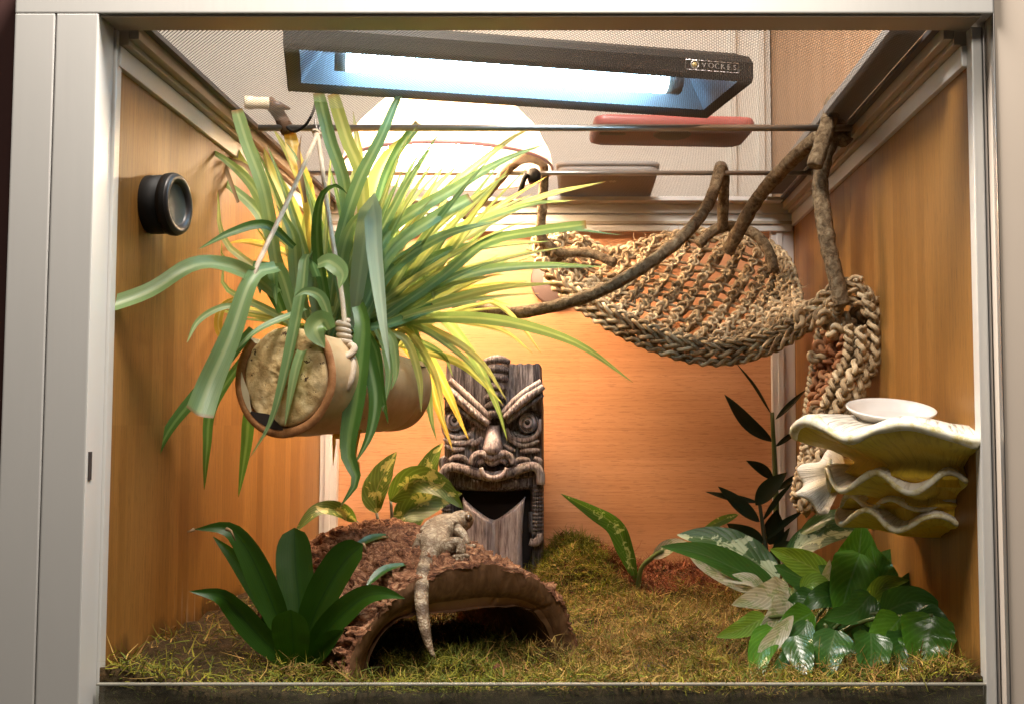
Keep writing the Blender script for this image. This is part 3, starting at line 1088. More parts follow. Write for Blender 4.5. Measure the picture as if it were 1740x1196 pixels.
def blade(pts, wmax, shape='strap', nrm=None, fold=0.25, nseg=16, nx=2, wave=0.0, twist=0.0, roll=0.0, seed=0.0):
    """Leaf blade: nx strips to each side of the midrib, gutter folded, wavy edged."""
    P = cat(pts, nseg)
    nrm = V(nrm) if nrm is not None else VIEW
    mb, rows, uvs = MB(), [], []
    for i, p in enumerate(P):
        t = i / (nseg - 1)
        T = (P[min(i + 1, nseg - 1)] - P[max(i - 1, 0)]).normalized()
        S = T.cross(nrm)
        if S.length < 0.15:
            S = T.cross(nrm + V((0.3, 0, 0.5)))
        S.normalize()
        N = S.cross(T).normalized()
        a = roll + twist * t
        S, N = S * math.cos(a) + N * math.sin(a), N * math.cos(a) - S * math.sin(a)
        if shape == 'strap':
            w = (0.62 + 0.38 * min(1, t / 0.3)) * (1 - max(0, (t - 0.45) / 0.55) ** 1.7)
        elif shape == 'blunt':
            w = (0.7 + 0.3 * min(1, t / 0.3)) * (1.0 if t < 0.98 else 0.86)
        elif shape == 'flare':
            w = 0.5 + 0.5 * t
        elif shape == 'ovate':
            w = math.sin(math.pi * min(1, max(0.0, t)) ** 0.72) ** 0.8 if 0 < t < 1 else 0.0
        elif shape == 'lance':
            w = (math.sin(math.pi * t ** 0.85) ** 0.9) if 0 < t < 1 else 0.0
        elif shape == 'heart':
            w = (min(1, (t + 0.02) / 0.20) ** 0.5) * (1 - t ** 1.9) ** 0.85 if t < 1 else 0
        else:  # round ended
            w = (0.65 + 0.35 * min(1, t / 0.5)) * max(0.0, 1 - max(0, (t - 0.72) / 0.28) ** 2.6) ** 0.5
        hw = max(w, 0.0) * wmax / 2 + 0.0002
        row = []
        for j in range(-nx, nx + 1):
            q = j / nx
            e = wave * hw * abs(q) * noise.noise(V((t * 5.5 + seed, q * 1.2, seed * 1.7))) * 2
            row.append(p + S * (hw * q * math.cos(fold * 0.8)) + N * (hw * math.sin(fold) * (abs(q) ** 1.3) + e))
            uvs.append((0.5 + 0.5 * q, t))
        rows.append(row)
    mb.grid(rows, uvs)
    return mb


def leafpx(parent, mat, px, Y0, Y1, wpx, shape='strap', name='leaf', Ym=None, **kw):
    n = len(px)
    pts = []
    for i, (x, y) in enumerate(px):
        t = i / (n - 1)
        Y = Y0 + (Y1 - Y0) * t
        if Ym is not None:
            Y = Y0 * (1 - t) ** 2 + 2 * (Ym * 2 - (Y0 + Y1) / 2) * t * (1 - t) + Y1 * t * t
        pts.append(at(x, y, Y))
    if 'nrm' not in kw:
        kw['nrm'] = V((rnd.uniform(-.35, .35), -1, rnd.uniform(-0.1, .5)))
    kw.setdefault('seed', rnd.random() * 50)
    return blade(pts, sz(wpx, (Y0 + Y1) / 2), shape, **kw).build(name, mat, parent)


# ---- spider plant
spb = at(560, 560, 0.22)
sp_ = thing('spider_plant', 'large striped spider plant with arching strap leaves hanging from the front rod', 'plant', spb)
G, Pp, Yy, Dk = ML_SP, ML_SPP, ML_SPY, ML_SPD
PF = leaf_mat('spider_leaf_tube_lit', (0.34, 0.46, 0.34), (0.42, 0.54, 0.42), stripe=(0.52, 0.62, 0.5), sk=0.5, trans=0.3, tip=(0.3, 0.3, 0.15))  # pale bluish copy for the folded leaf, tube light put into the colour
SPL = [
    # pixel path, start depth, end depth, width, material, shape
    ([(480, 520), (468, 440), (450, 330), (420, 245), (402, 187)], .21, .20, 26, G, 'blunt'),
    ([(480, 480), (445, 345), (395, 282), (326, 238)], .22, .22, 22, G, 'strap'),
    ([(480, 460), (445, 372), (400, 325), (333, 279)], .24, .26, 22, G, 'strap'),
    ([(470, 440), (433, 320), (403, 270), (378, 228)], .26, .28, 24, Pp, 'blunt'),
    ([(510, 500), (495, 376), (462, 300), (448, 250)], .26, .30, 42, Pp, 'strap'),
    ([(540, 480), (523, 330), (502, 270), (492, 226)], .25, .27, 27, Yy, 'blunt'),
    ([(590, 500), (588, 330), (561, 238), (541, 158)], .22, .20, 26, G, 'blunt'),
    ([(620, 500), (616, 315), (590, 238), (566, 160)], .24, .22, 27, Pp, 'blunt'),
    ([(560, 520), (575, 420), (608, 313), (648, 233), (683, 156), (715, 149), (746, 152)], .20, .19, 26, G, 'strap'),
    ([(630, 480), (643, 345), (672, 265), (712, 210)], .27, .30, 20, Dk, 'blunt'),
    ([(630, 460), (640, 330), (660, 270), (690, 228)], .30, .34, 46, Pp, 'strap'),
    ([(620, 520), (660, 396), (766, 325), (856, 273), (928, 245)], .20, .27, 25, G, 'strap'),
    ([(650, 470), (700, 380), (800, 290), (877, 231), (918, 215)], .30, .38, 18, Pp, 'strap'),
    ([(620, 520), (664, 428), (737, 372), (800, 338)], .20, .22, 27, G, 'blunt'),
    ([(620, 540), (664, 460), (752, 402), (853, 374)], .20, .24, 28, G, 'strap'),
    ([(640, 520), (700, 425), (883, 352), (975, 341)], .26, .34, 16, G, 'strap'),
    ([(650, 500), (795, 401), (912, 338), (1029, 309)], .27, .36, 19, Pp, 'strap'),
    ([(650, 540), (746, 474), (825, 413), (912, 393), (996, 382)], .23, .25, 19, G, 'blunt'),
    ([(760, 450), (850, 405), (942, 390), (1057, 400)], .27, .28, 13, G, 'strap'),
    ([(650, 560), (737, 497), (812, 463), (912, 452), (1032, 454)], .24, .30, 23, G, 'strap'),
    ([(670, 540), (760, 500), (830, 485), (895, 478)], .30, .34, 12, Yy, 'strap'),
    ([(640, 560), (711, 543), (801, 540), (895, 554), (989, 588), (1076, 650)], .26, .33, 23, G, 'strap'),
    ([(660, 530), (741, 506), (827, 511), (876, 543), (920, 600)], .32, .36, 14, Pp, 'strap'),
    ([(630, 560), (680, 543), (763, 575), (820, 618), (861, 680)], .28, .30, 19, Pp, 'strap'),
    ([(650, 580), (718, 595), (782, 618), (827, 656), (855, 687)], .30, .34, 16, Pp, 'strap'),
    ([(690, 500), (763, 550), (812, 618), (846, 693), (862, 748)], .32, .40, 20, G, 'strap'),
    ([(660, 560), (722, 600), (756, 656), (778, 705), (797, 748)], .33, .38, 22, Yy, 'strap'),
    ([(670, 570), (725, 633), (744, 690), (770, 766)], .34, .38, 18, Yy, 'strap'),
    ([(680, 540), (702, 560), (722, 633), (733, 712), (742, 748)], .29, .29, 20, G, 'strap'),
    ([(600, 560), (618, 420), (634, 346), (640, 430), (652, 545), (664, 634)], .21, .10, 40, PF, 'strap'),
    ([(540, 470), (522, 432), (514, 496), (490, 615), (462, 715), (424, 778)], .16, .09, 30, G, 'strap'),
    ([(540, 560), (531, 566), (506, 615), (484, 724)], .15, .10, 22, G, 'strap'),
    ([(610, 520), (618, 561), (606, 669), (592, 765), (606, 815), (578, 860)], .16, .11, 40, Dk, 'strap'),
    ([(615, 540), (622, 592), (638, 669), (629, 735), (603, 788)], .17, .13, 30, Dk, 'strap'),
    ([(470, 455), (429, 473), (391, 573), (357, 650), (336, 706)], .13, .05, 50, G, 'flare'),
    ([(470, 500), (426, 467), (375, 450), (325, 454), (256, 496), (170, 527)], .14, .008, 36, G, 'blunt'),
    ([(520, 525), (495, 535), (437, 562), (390, 606)], .15, .10, 15, G, 'strap'),
    ([(420, 520), (376, 523), (337, 546), (317, 583)], .17, .14, 13, G, 'strap'),
    ([(430, 560), (345, 660), (285, 735), (245, 829)], .14, .10, 30, Dk, 'strap'),
    ([(420, 600), (362, 690), (352, 760), (347, 832)], .17, .16, 22, Dk, 'strap'),
    ([(450, 620), (425, 700), (418, 760), (405, 844)], .24, .24, 24, Dk, 'strap'),
    ([(500, 420), (453, 383), (395, 395), (337, 424)], .18, .14, 20, Dk, 'strap'),
    ([(510, 440), (460, 421), (420, 412), (384, 414)], .26, .27, 18, Yy, 'strap'),
    ([(600, 560), (662, 551), (737, 522)], .20, .21, 20, Dk, 'blunt'),
    ([(690, 470), (716, 462), (732, 485), (738, 514)], .26, .25, 18, Pp, 'strap'),
    ([(655, 560), (669, 582), (674, 633), (664, 664)], .19, .17, 20, G, 'strap'),
    ([(480, 530), (455, 470), (440, 452), (442, 500)], .15, .13, 32, Dk, 'strap'),
    ([(500, 540), (480, 470), (465, 455), (470, 520)], .15, .13, 28, G, 'strap'),
    ([(540, 450), (560, 445), (582, 465), (576, 492)], .13, .12, 36, G, 'strap'),
    ([(560, 540), (545, 505), (520, 495), (500, 505)], .13, .12, 22, G, 'strap'),
    ([(560, 560), (550, 545), (536, 560), (552, 592)], .12, .11, 40, G, 'strap'),
    ([(600, 560), (595, 480), (560, 400), (545, 330)], .25, .27, 24, Pp, 'strap'),
    ([(560, 540), (540, 420), (545, 340), (570, 316), (590, 330)], .18, .16, 24, Dk, 'strap'),
    ([(590, 540), (580, 450), (600, 380), (640, 350)], .19, .18, 30, G, 'strap'),
    ([(520, 540), (505, 470), (498, 400), (470, 350)], .19, .19, 30, G, 'strap'),
    ([(545, 560), (535, 490), (540, 400), (525, 330)], .20, .22, 28, G, 'strap'),
    ([(560, 560), (556, 500), (520, 420), (530, 300)], .24, .26, 22, Pp, 'strap'),
    ([(640, 540), (720, 430), (800, 380), (905, 330)], .26, .33, 20, Pp, 'strap'),
    ([(640, 540), (730, 450), (820, 370), (930, 300)], .28, .35, 16, Yy, 'strap'),
    ([(630, 540), (690, 470), (760, 430), (900, 395)], .24, .28, 22, G, 'strap'),
    ([(650, 560), (740, 520), (800, 500), (870, 520)], .30, .33, 14, Pp, 'strap'),
    ([(600, 700), (575, 745), (570, 720), (566, 790)], .22, .22, 10, Yy, 'strap'),
    ([(620, 690), (602, 770), (608, 800), (583, 858)], .2, .2, 12, Yy, 'strap'),
    ([(640, 580), (690, 575), (750, 600), (770, 640)], .30, .32, 14, G, 'strap'),
    ([(640, 560), (655, 590), (662, 640), (650, 700)], .19, .16, 18, G, 'strap'),
    ([(650, 560), (690, 580), (712, 640), (716, 700)], .22, .22, 16, Pp, 'strap'),
    ([(620, 560), (640, 600), (648, 660), (660, 720)], .17, .16, 20, Dk, 'strap'),
    ([(660, 550), (700, 570), (740, 640), (756, 720)], .27, .30, 15, Pp, 'strap'),
    ([(655, 540), (720, 560), (790, 610), (830, 660)], .27, .30, 15, G, 'strap'),
    ([(655, 540), (740, 540), (850, 560), (905, 600)], .27, .31, 13, Pp, 'strap'),
    ([(650, 520), (760, 470), (860, 440), (960, 420)], .27, .32, 16, Pp, 'strap'),
    ([(650, 510), (740, 440), (830, 420), (935, 410)], .27, .33, 14, G, 'strap'),
    ([(640, 500), (690, 400), (730, 330), (780, 280)], .24, .30, 20, Pp, 'strap'),
    ([(630, 500), (660, 380), (700, 300), (735, 250)], .25, .30, 22, Pp, 'strap'),
    ([(600, 480), (590, 360), (610, 280), (600, 190)], .27, .30, 26, Pp, 'strap'),
    ([(560, 470), (530, 350), (500, 280), (462, 215)], .27, .30, 26, Pp, 'strap'),
    ([(400, 600), (372, 560), (380, 520), (420, 500)], .19, .16, 16, Yy, 'strap'),
]
for px, a, b, w, m_, shp in SPL:
    leafpx(sp_, m_, px, a, b, w * (0.84 if w < 38 else 0.95), shp, nseg=20, nx=2, fold=rnd.uniform(0.15, 0.45), wave=0.06, twist=rnd.uniform(-.35, .35))
# fuller crown behind: leaves that rise from the soil and bend under their own weight
for k in range(92):
    u = 0.15 + 0.85 * rnd.random()
    p = at(520 + 150 * u, 575 + 20 * u, 0.19 + 0.10 * u)
    az = rnd.uniform(-0.5, math.pi + 0.3) if k % 3 else rnd.uniform(-0.6, 1.0)
    el = rnd.uniform(0.75, 1.45) if k % 4 else rnd.uniform(0.3, 0.8)
    d = V((math.cos(az) * math.cos(el), math.sin(az) * math.cos(el) * 0.8, math.sin(el)))
    L = rnd.uniform(0.11, 0.225)
    pts = [p]
    for i in range(7):
        p = p + d * (L / 7)
        d = (d + V((0, 0, -rnd.uniform(0.03, 0.14)))).normalized()
        p.x = max(XL + 0.012, p.x)
        if p.z > 0.262:
            p.z = 0.262
        pts.append(p)
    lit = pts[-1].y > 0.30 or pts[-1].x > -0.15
    mt = (Pp if rnd.random() < 0.6 else (Yy if rnd.random() < 0.25 else G)) if lit else (G if rnd.random() < 0.7 else Pp)  # lighter leaf colours picked where the lamplight reaches
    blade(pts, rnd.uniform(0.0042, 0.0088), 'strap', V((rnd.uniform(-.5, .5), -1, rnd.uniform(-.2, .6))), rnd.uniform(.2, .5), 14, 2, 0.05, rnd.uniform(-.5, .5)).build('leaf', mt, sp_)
# dried stalk stub and withered tips
MB().tube([at(456, 172, .27), at(475, 195, .268), at(490, 225, .266)], [0.0055, 0.0062, 0.0068], 10, jit=0.2).build('dried_stalk', M('brown_stalk', 0.7, 0, (0.10, 0.052, 0.026)).m, sp_, label='brown dried stalk stub')
for a in ([(405, 345), (385, 290), (365, 235), (352, 212)], [(440, 330), (420, 285), (380, 265), (355, 212)], [(520, 345), (508, 270), (512, 230)]):
    leafpx(sp_, M_DRY, a, .24, .27, 7, 'strap', name='dry_leaf')

# planter: clay trough, a tube cut open along its top
PA, PB = at(484, 640, .128), at(672, 662, .280)
pax = (PB - PA).normalized()
PL_ = (PB - PA).length
pup = (V((0, 0, 1)) - pax * pax.z).normalized()
psd = pax.cross(pup)
pl = thing('hanging_planter', 'cream clay log planter with cork end hanging on cords', 'planter', PA)


def prad(u):
    r = 0.0475 - 0.009 * u
    for c in (0.36, 0.90):
        r -= 0.0030 * math.exp(-((u - c) / 0.010) ** 2)
    return r * (1 + 0.03 * math.exp(-((u - 0.0) / 0.25) ** 2))


def arc(u, r, a0, a1, n):
    c = PA + pax * (PL_ * u)
    return [c + (psd * math.sin(a) + pup * math.cos(a)) * (r * (1 + 0.02 * noise.noise(V((u * 6, math.cos(a) * 2, math.sin(a) * 2))))) for a in [a0 + (a1 - a0) * i / n for i in range(n + 1)]]


A0, A1 = math.radians(48), math.radians(312)
us = [i / 60 for i in range(61)]
MB().grid([arc(u, prad(u), A0, A1, 56) for u in us]).build('clay_shell', M_CLAY, pl)
MB().grid([arc(u, prad(u) - 0.0075, A0, A1, 56) for u in us]).build('inner_shell', M_CLAYR, pl)
for u, nm in ((0.0, 'end_rim'), (1.0, 'end_rim')):
    rws = [arc(u + dv, prad(u) - dr_, A0 if k else A0, A1, 56) for k, (dr_, dv) in enumerate(((0.0, 0), (0.0012, -0.010 if u == 0 else 0.010), (0.006, -0.008 if u == 0 else 0.008), (0.0078, 0.004)))]
    MB().grid(rws).build(nm, M_CLAYR, pl)
for a in (A0, A1):
    rws = []
    for dr_ in (0.0, 0.0075):
        rws.append([PA + pax * (PL_ * u) + (psd * math.sin(a) + pup * math.cos(a)) * (prad(u) - dr_) for u in us])
    MB().grid(rws).build('top_edge', M('pale_clay_edge', 0.6, 0, (0.66, 0.52, 0.32)).m, pl)
for u in (0.36, 0.90):
    MB().tube(arc(u, prad(u) + 0.0004, A0, A1, 56), 0.0008, 6).build('seam', M_BROWN, pl)
# cork plug, domed up to the brim
rws = []
CK = [i / 16 for i in range(17)] + [1.0]
for r in CK:
    row = []
    for k in range(72):
        a = 2 * math.pi * k / 72
        ca_, sa_ = math.cos(a), math.sin(a)
        rr = 0.0400 * r
        p = PA + (psd * sa_ + pup * ca_) * rr
        n_ = 0.0012 * fbm(V((sa_ * rr * 70, ca_ * rr * 70, 2)), 5) + 0.0012 * noise.noise(V((sa_ * rr * 300, ca_ * rr * 300, 5)))
        dep = (0.0 if len(rws) < 17 else 0.02) + (0.0015 if len(rws) == 16 else 0)
        row.append(p + pax * (n_ + dep - 0.0025 + PL_ * 0.01))
    rws.append(row)
MB().grid(rws, closed=True).build('cork_plug', M_CORK, pl)
# missing corner of the plug shows a dark gap and the pale inner wall
mbp = MB()
rws = []
for dr_ in (0.0425, 0.0325):
    rws.append([PA + pax * (-0.0016) + (psd * math.sin(a) + pup * math.cos(a)) * (dr_ if dr_ > .04 else dr_ + 0.008 * abs((i - 8) / 8) ** 1.5) for i, a in enumerate([math.radians(178 + 50 * i / 16) for i in range(17)])])
MB().grid(rws).build('plug_gap', M_DARK, pl)
rws = []
for dr_ in (0.0425, 0.036):
    rws.append([PA + pax * (-0.0014) + (psd * math.sin(a) + pup * math.cos(a)) * (dr_ if dr_ > .04 else dr_ + 0.006 * abs((i - 8) / 8) ** 1.5) for i, a in enumerate([math.radians(224 + 52 * i / 16) for i in range(17)])])
MB().grid(rws).build('plug_gap', M_CREAM, pl, label='pale inner lining showing beside the cork')
rws = [[c + psd * (0.036 * q) + pup * (0.020 + 0.006 * fbm(V((u * 12, q * 4, 9)), 4)) for q in [j / 8 - 1 for j in range(17)] for c in [PA + pax * (PL_ * u)]] for u in [0.03 + 0.95 * i / 30 for i in range(31)]]
MB().grid(rws).build('potting_soil', M_SOIL, pl)

# cords
kn = at(540, 228, .258)
hc = thing('planter_hanger', 'beige cotton cord knotted under the rod and tied round the planter', 'cord', kn)
MB().tube(cat([at(541, 186, .262), at(536, 205, .259), kn], 8), 0.0011, 6).build('wire_hook', M_STEEL, hc)
MB().tube(cat([at(545, 186, .262), at(546, 208, .26), kn], 8), 0.0011, 6).build('wire_hook', M_STEEL, hc)
tre = lambda c, s, n=48: [c + V(((math.sin(t) + 2 * math.sin(2 * t)) * s, -math.sin(3 * t) * s, (math.cos(t) - 2 * math.cos(2 * t)) * s)) for t in [2 * math.pi * i / n for i in range(n + 1)]]
MB().tube(tre(kn, 0.0016), 0.0015, 8, lobes=3, twist=900).build('knot', M_CORD, hc)
MB().tube(cat([kn, at(490, 340, .19), at(440, 445, .12), at(425, 490, .115), at(400, 560, .105)], 40), 0.0021, 10, lobes=3, twist=700, depth=.12).build('strand', M_CORD, hc)
MB().tube(cat([kn, at(555, 340, .22), at(572, 450, .165), at(583, 520, .15), at(588, 600, .142)], 40), 0.0021, 10, lobes=3, twist=700, depth=.12).build('strand', M_CORD, hc)
w0, w1 = at(582, 545, .148), at(587, 588, .142)
pts = []
for i in range(81):
    t = i / 80
    c = w0.lerp(w1, t)
    a = t * 2 * math.pi * 4.5
    pts.append(c + V((math.cos(a) * 0.0042, math.sin(a) * 0.0042, 0)))
MB().tube(pts, 0.0024, 8).build('wrapping', M_CORD, hc)
MB().tube(cat([at(588, 585, .142), at(602, 590, .138), at(595, 602, .134), at(570, 612, .128), at(562, 600, .14)], 24), 0.0030, 10, lobes=3, twist=700, depth=.1).build('strand', M_CORD, hc)
MB().tube(cat([at(592, 600, .14), at(600, 620, .135), at(596, 645, .13), at(588, 662, .13)], 20), 0.0030, 10, lobes=3, twist=700, depth=.1).build('strand', M_CORD, hc)
cb = MB().tube(cat([at(537, 160, .268), at(534, 185, .25), at(520, 212, .25), at(500, 224, .256), at(485, 215, .262)], 24), 0.0014, 8).build('cable', M_BLACK)
tag(cb, 'thin black cable looping below the front rod beside the dried stalk', 'cable')

# ================================================================== VINES
def vine(pts, r, label, grp=None, seed=0):
    P = cat([at(*p) for p in pts], 26 * (len(pts) - 1))
    n = len(P)
    rr = [r * (1 + 0.10 * noise.noise(V((i * 0.13 + seed, 0, 0)))) * (0.86 if i in (0, n - 1) else 1) for i in range(n)]
    o = MB().tube(P, rr, 12, jit=0.12, seed=seed).build('bendy_vine', M_VINE)
    return tag(o, label, 'vine', grp)


vine([(700, 495, .43), (780, 517, .42), (850, 530, .40), (905, 528, .38), (1000, 503, .35), (1080, 462, .345), (1150, 412, .37), (1196, 360, .41), (1216, 315, .438), (1224, 284, .446), (1230, 300, .456), (1229, 340, .462), (1228, 392, .468)], 0.0064, 'long brown vine sweeping from the spider plant up over the back rod', seed=1)
vine([(790, 372, .41), (838, 318, .43), (868, 284, .438), (897, 269, .444), (922, 280, .452), (924, 310, .456), (921, 360, .46), (920, 402, .47), (950, 428, .48), (1000, 430, .48), (1046, 448, .47)], 0.0054, 'thin vine hooked over the back rod holding the pointed hammock end', seed=5)
vine([(1236, 428, .455), (1258, 388, .435), (1290, 335, .40), (1330, 288, .355), (1370, 250, .315), (1402, 228, .295), (1430, 212, .285), (1440, 226, .28), (1428, 242, .275)], 0.0074, 'thick vine slanting from the hammock net up towards the right rail', seed=9)
vine([(1384, 284, .246), (1398, 240, .249), (1410, 200, .254), (1418, 170, .262), (1424, 186, .272), (1418, 225, .278), (1402, 265, .276), (1394, 310, .27), (1398, 360, .262), (1408, 420, .254), (1422, 480, .248), (1431, 520, .246)], 0.0076, 'thick vine looped over the front rod hanging down to the hammock corner', seed=13)
vine([(1186, 416, .485), (1212, 392, .49), (1245, 385, .492), (1282, 398, .488), (1304, 424, .478), (1316, 460, .46)], 0.0062, 'short arched vine lying along the upper hammock edge', seed=17)
ck = thing('vine_clip', 'small black clip fixing the thin vine to the back rod', 'clip', at(905, 300, .44))
MB().lathe([(0, 0), (0.006, 0.001), (0.008, 0.006), (0.007, 0.014), (0.0, 0.016)], at(905, 290, .438), (0.2, -0.4, -1), 16).build('clip_body', M_BLACK, ck)
MB().tube(cat([at(895, 296, .43), at(888, 312, .43), at(884, 328, .432)], 8), 0.003, 8).build('clip_arm', M_BLACK, ck)

# dark disc on the back wall
dk = MB().lathe([(0.0, 0.0), (0.030, 0.0), (0.0315, -0.002), (0.0315, -0.008), (0.029, -0.0105), (0.0, -0.011)], (at(944, 478, YB).x, YB, at(944, 478, YB).z), (0, 1, 0), 40).build('suction_disc', M('purple_brown_rubber', 0.6, 0, (0.12, 0.08, 0.075)).m)
tag(dk, 'round dark disc stuck on the back wall behind the hammock tip', 'disc')

# ================================================================== HAMMOCK
hm = thing('hammock', 'woven seagrass rope hammock with braided edges strung across the upper right', 'hammock', at(1200, 500, .42))
LOW = [at(*p) for p in [(903, 420, .50), (928, 455, .47), (975, 498, .44), (1040, 540, .41), (1120, 577, .385), (1215, 597, .365), (1300, 581, .34), (1365, 545, .305), (1420, 502, .27), (1462, 492, .25), (1482, 520, .245)]]
UPP = [at(*p) for p in [(903, 412, .51), (935, 399, .53), (985, 403, .54), (1035, 425, .545), (1090, 412, .55), (1140, 398, .55), (1215, 393, .55), (1285, 405, .545), (1332, 436, .51), (1352, 490, .44), (1356, 535, .36)]]


def braid(path, r, amp, waves, parent, mat=M_SEA, n=170, strands=3, name='braid_strand'):
    P = cat(path, n)
    fr = frames(P)
    for s in range(strands):
        ph_ = 2 * math.pi * s / strands
        q = []
        for i in range(n):
            t = i / (n - 1) * waves * 2 * math.pi + ph_
            a, b = fr[i]
            q.append(P[i] + a * (amp * math.sin(t)) + b * (amp * 0.62 * math.sin(2 * t)) + V((noise.noise(P[i] * 60 + V((s, 0, 0))), 0, noise.noise(P[i] * 60 + V((0, s, 4))))) * 0.0009)
        MB().tube(q, r * 0.92, 10, lobes=5, twist=260, depth=0.34, jit=0.35, seed=s).build(name, mat, parent)


def offs(path, d):
    return [p + V(d) for p in path]


braid(LOW, 0.0028, 0.0046, 11, hm, n=300)
braid(offs(LOW[1:], (0, 0.004, -0.0105)), 0.0027, 0.0044, 10, hm, n=260)
braid(offs(LOW[2:10], (0, -0.002, 0.0085)), 0.0024, 0.0038, 9, hm, n=220)
braid(UPP, 0.0025, 0.0040, 12, hm, n=260)
braid(offs(UPP[0:9], (0.002, -0.004, -0.010)), 0.0023, 0.0036, 10, hm, n=200)
# net field between the two edges
lo_, up_ = cat(LOW[:9], 60), cat(UPP, 60)


def net(s, t):
    i = min(58.999, max(0, s * 59))
    k = int(i)
    a, b = lo_[k].lerp(lo_[k + 1], i - k), up_[k].lerp(up_[k + 1], i - k)
    p = a.lerp(b, t)
    bel = math.sin(math.pi * t) * math.sin(math.pi * min(1, s * 1.05)) ** 0.7
    return p + V((0, 0.018, -0.022)) * bel * 0.55


kme = MB().tube(tre(V((0, 0, 0)), 0.00205, 36), 0.00165, 7, cap=False).mesh('knot')
kme.materials.append(M_SEA)
kme2 = MB().tube(tre(V((0, 0, 0)), 0.0019, 36), 0.0019, 7, cap=False).mesh('knot')
kme2.materials.append(M_SEA)
NC, NR = 22, 8
cols = [0.05 + 0.93 * i / (NC - 1) for i in range(NC)]
for s in cols:
    ht = (net(s, 0) - net(s, 1)).length
    pts = cat([net(s + 0.004 * math.sin(j * 2.1 + s * 40), j / 10) + V((0.0008 * math.sin(j * 3), 0, 0)) for j in range(11)], 44)
    MB().tube(pts, 0.0029, 9, lobes=2, twist=380, depth=0.42, jit=0.3, seed=s * 30).build('net_cord', M_SEA, hm)
    nk = max(2, round(ht / 0.0160))
    for j in range(nk):
        if ht < 0.03 and j % 2:
            continue
        t = (j + 0.5) / nk
        o = link('knot', kme if rnd.random() < .6 else kme2, None, hm)
        o.matrix_parent_inverse = Matrix.Translation(-hm.location)
        o.location = net(s, t) + V((0, -0.002, 0))
        o.rotation_euler = (rnd.uniform(-.5, .5), rnd.uniform(0, 6.28), rnd.uniform(-.5, .5))
        o.scale = [rnd.uniform(.85, 1.2)] * 3
for j in range(1, NR):
    t = j / NR
    pts = cat([net(0.05 + 0.93 * i / 24, t) + V((0, 0, -0.0025 * abs(math.sin(i * 2.4)))) for i in range(25)], 130)
    MB().tube(pts, 0.0021, 8, lobes=2, twist=420, depth=0.4, jit=0.25, seed=j).build('net_cord', M_SEA, hm)
# second, sagging layer of the net behind the first
for i in range(20):
    s = 0.08 + 0.88 * i / 19
    pts = cat([net(s + 0.006 * math.sin(j * 1.7 + i), j / 8) + V((0.002 * math.sin(j + i), 0.022 * math.sin(math.pi * j / 8), -0.004)) for j in range(9)], 36)
    MB().tube(pts, 0.0026, 8, lobes=2, twist=380, depth=0.42, jit=0.3, seed=i * 3).build('net_cord', M_SEA, hm)
for j in range(1, 7):
    pts = cat([net(0.06 + 0.90 * i / 20, j / 7) + V((0, 0.022 * math.sin(math.pi * j / 7), 0.003 * math.sin(i * 2.1 + j))) for i in range(21)], 100)
    MB().tube(pts, 0.0022, 8, lobes=2, twist=420, depth=0.4, jit=0.3, seed=j + 40).build('net_cord', M_SEA, hm)
# tail folded down the right wall
TR = [at(*p) for p in [(1476, 500, .245), (1488, 560, .245), (1486, 610, .245), (1466, 650, .245), (1446, 700, .25), (1426, 760, .26), (1404, 820, .27), (1385, 868, .28)]]
TL = [at(*p) for p in [(1395, 560, .29), (1384, 620, .30), (1374, 690, .30), (1368, 760, .30), (1356, 820, .30), (1352, 850, .295), (1372, 872, .285)]]
braid(TR, 0.0031, 0.0050, 6.5, hm, n=240)
braid(offs(TR[1:], (-0.0125, -0.003, 0.002)), 0.0030, 0.0048, 6, hm, n=220)
braid(offs(TR[1:5], (-0.022, 0.004, 0.004)), 0.0027, 0.0046, 3.6, hm, n=120)
braid(TL, 0.0024, 0.0038, 12, hm, n=200)
tl_, tr_ = cat(TL, 40), cat(offs(TR[1:], (-0.02, 0.006, 0)), 40)
km3 = MB().tube(tre(V((0, 0, 0)), 0.0022, 32), 0.0021, 7, cap=False).mesh('knot')
km3.materials.append(M_SEAR)
for j in range(17):
    a, b = tl_[min(39, 2 + j * 2)], tr_[min(39, 1 + j * 2)]
    pts = [a.lerp(b, i / 8) + V((0, 0.003 * math.sin(i * 1.7 + j), 0.002 * math.sin(i * 2.3 + j * 2))) for i in range(9)]
    MB().tube(cat(pts, 24), 0.0026, 8, lobes=2, twist=400, depth=.4, jit=.25, seed=j).build('net_cord', M_SEAR if j < 7 else M_SEA, hm)
    for i in range(3):
        o = link('knot', km3 if j < 8 else kme2, None, hm)
        o.matrix_parent_inverse = Matrix.Translation(-hm.location)
        o.location = a.lerp(b, 0.2 + 0.3 * i + rnd.uniform(-.08, .08)) + V((0, -0.003, rnd.uniform(-.003, .003)))
        o.rotation_euler = [rnd.uniform(0, 6.28) for _ in range(3)]
        o.scale = [rnd.uniform(.9, 1.3)] * 3
# knotted bunch where the edges meet at the corner
for k in range(26):
    o = link('knot', kme2, None, hm)
    o.matrix_parent_inverse = Matrix.Translation(-hm.location)
    o.location = at(1400 + rnd.gauss(25, 28), 560 + rnd.gauss(-5, 22), .265 + rnd.uniform(-.012, .02))
    o.rotation_euler = [rnd.uniform(0, 6.28) for _ in range(3)]
    o.scale = [rnd.uniform(1.0, 1.6)] * 3
# gathered bunch at the pointed left end
for k in range(20):
    o = link('knot', kme, None, hm)
    o.matrix_parent_inverse = Matrix.Translation(-hm.location)
    o.location = at(915 + abs(rnd.gauss(0, 34)), 418 + rnd.gauss(4, 13), .495 + rnd.uniform(-.015, .02))
    o.rotation_euler = [rnd.uniform(0, 6.28) for _ in range(3)]
    o.scale = [rnd.uniform(.9, 1.4)] * 3
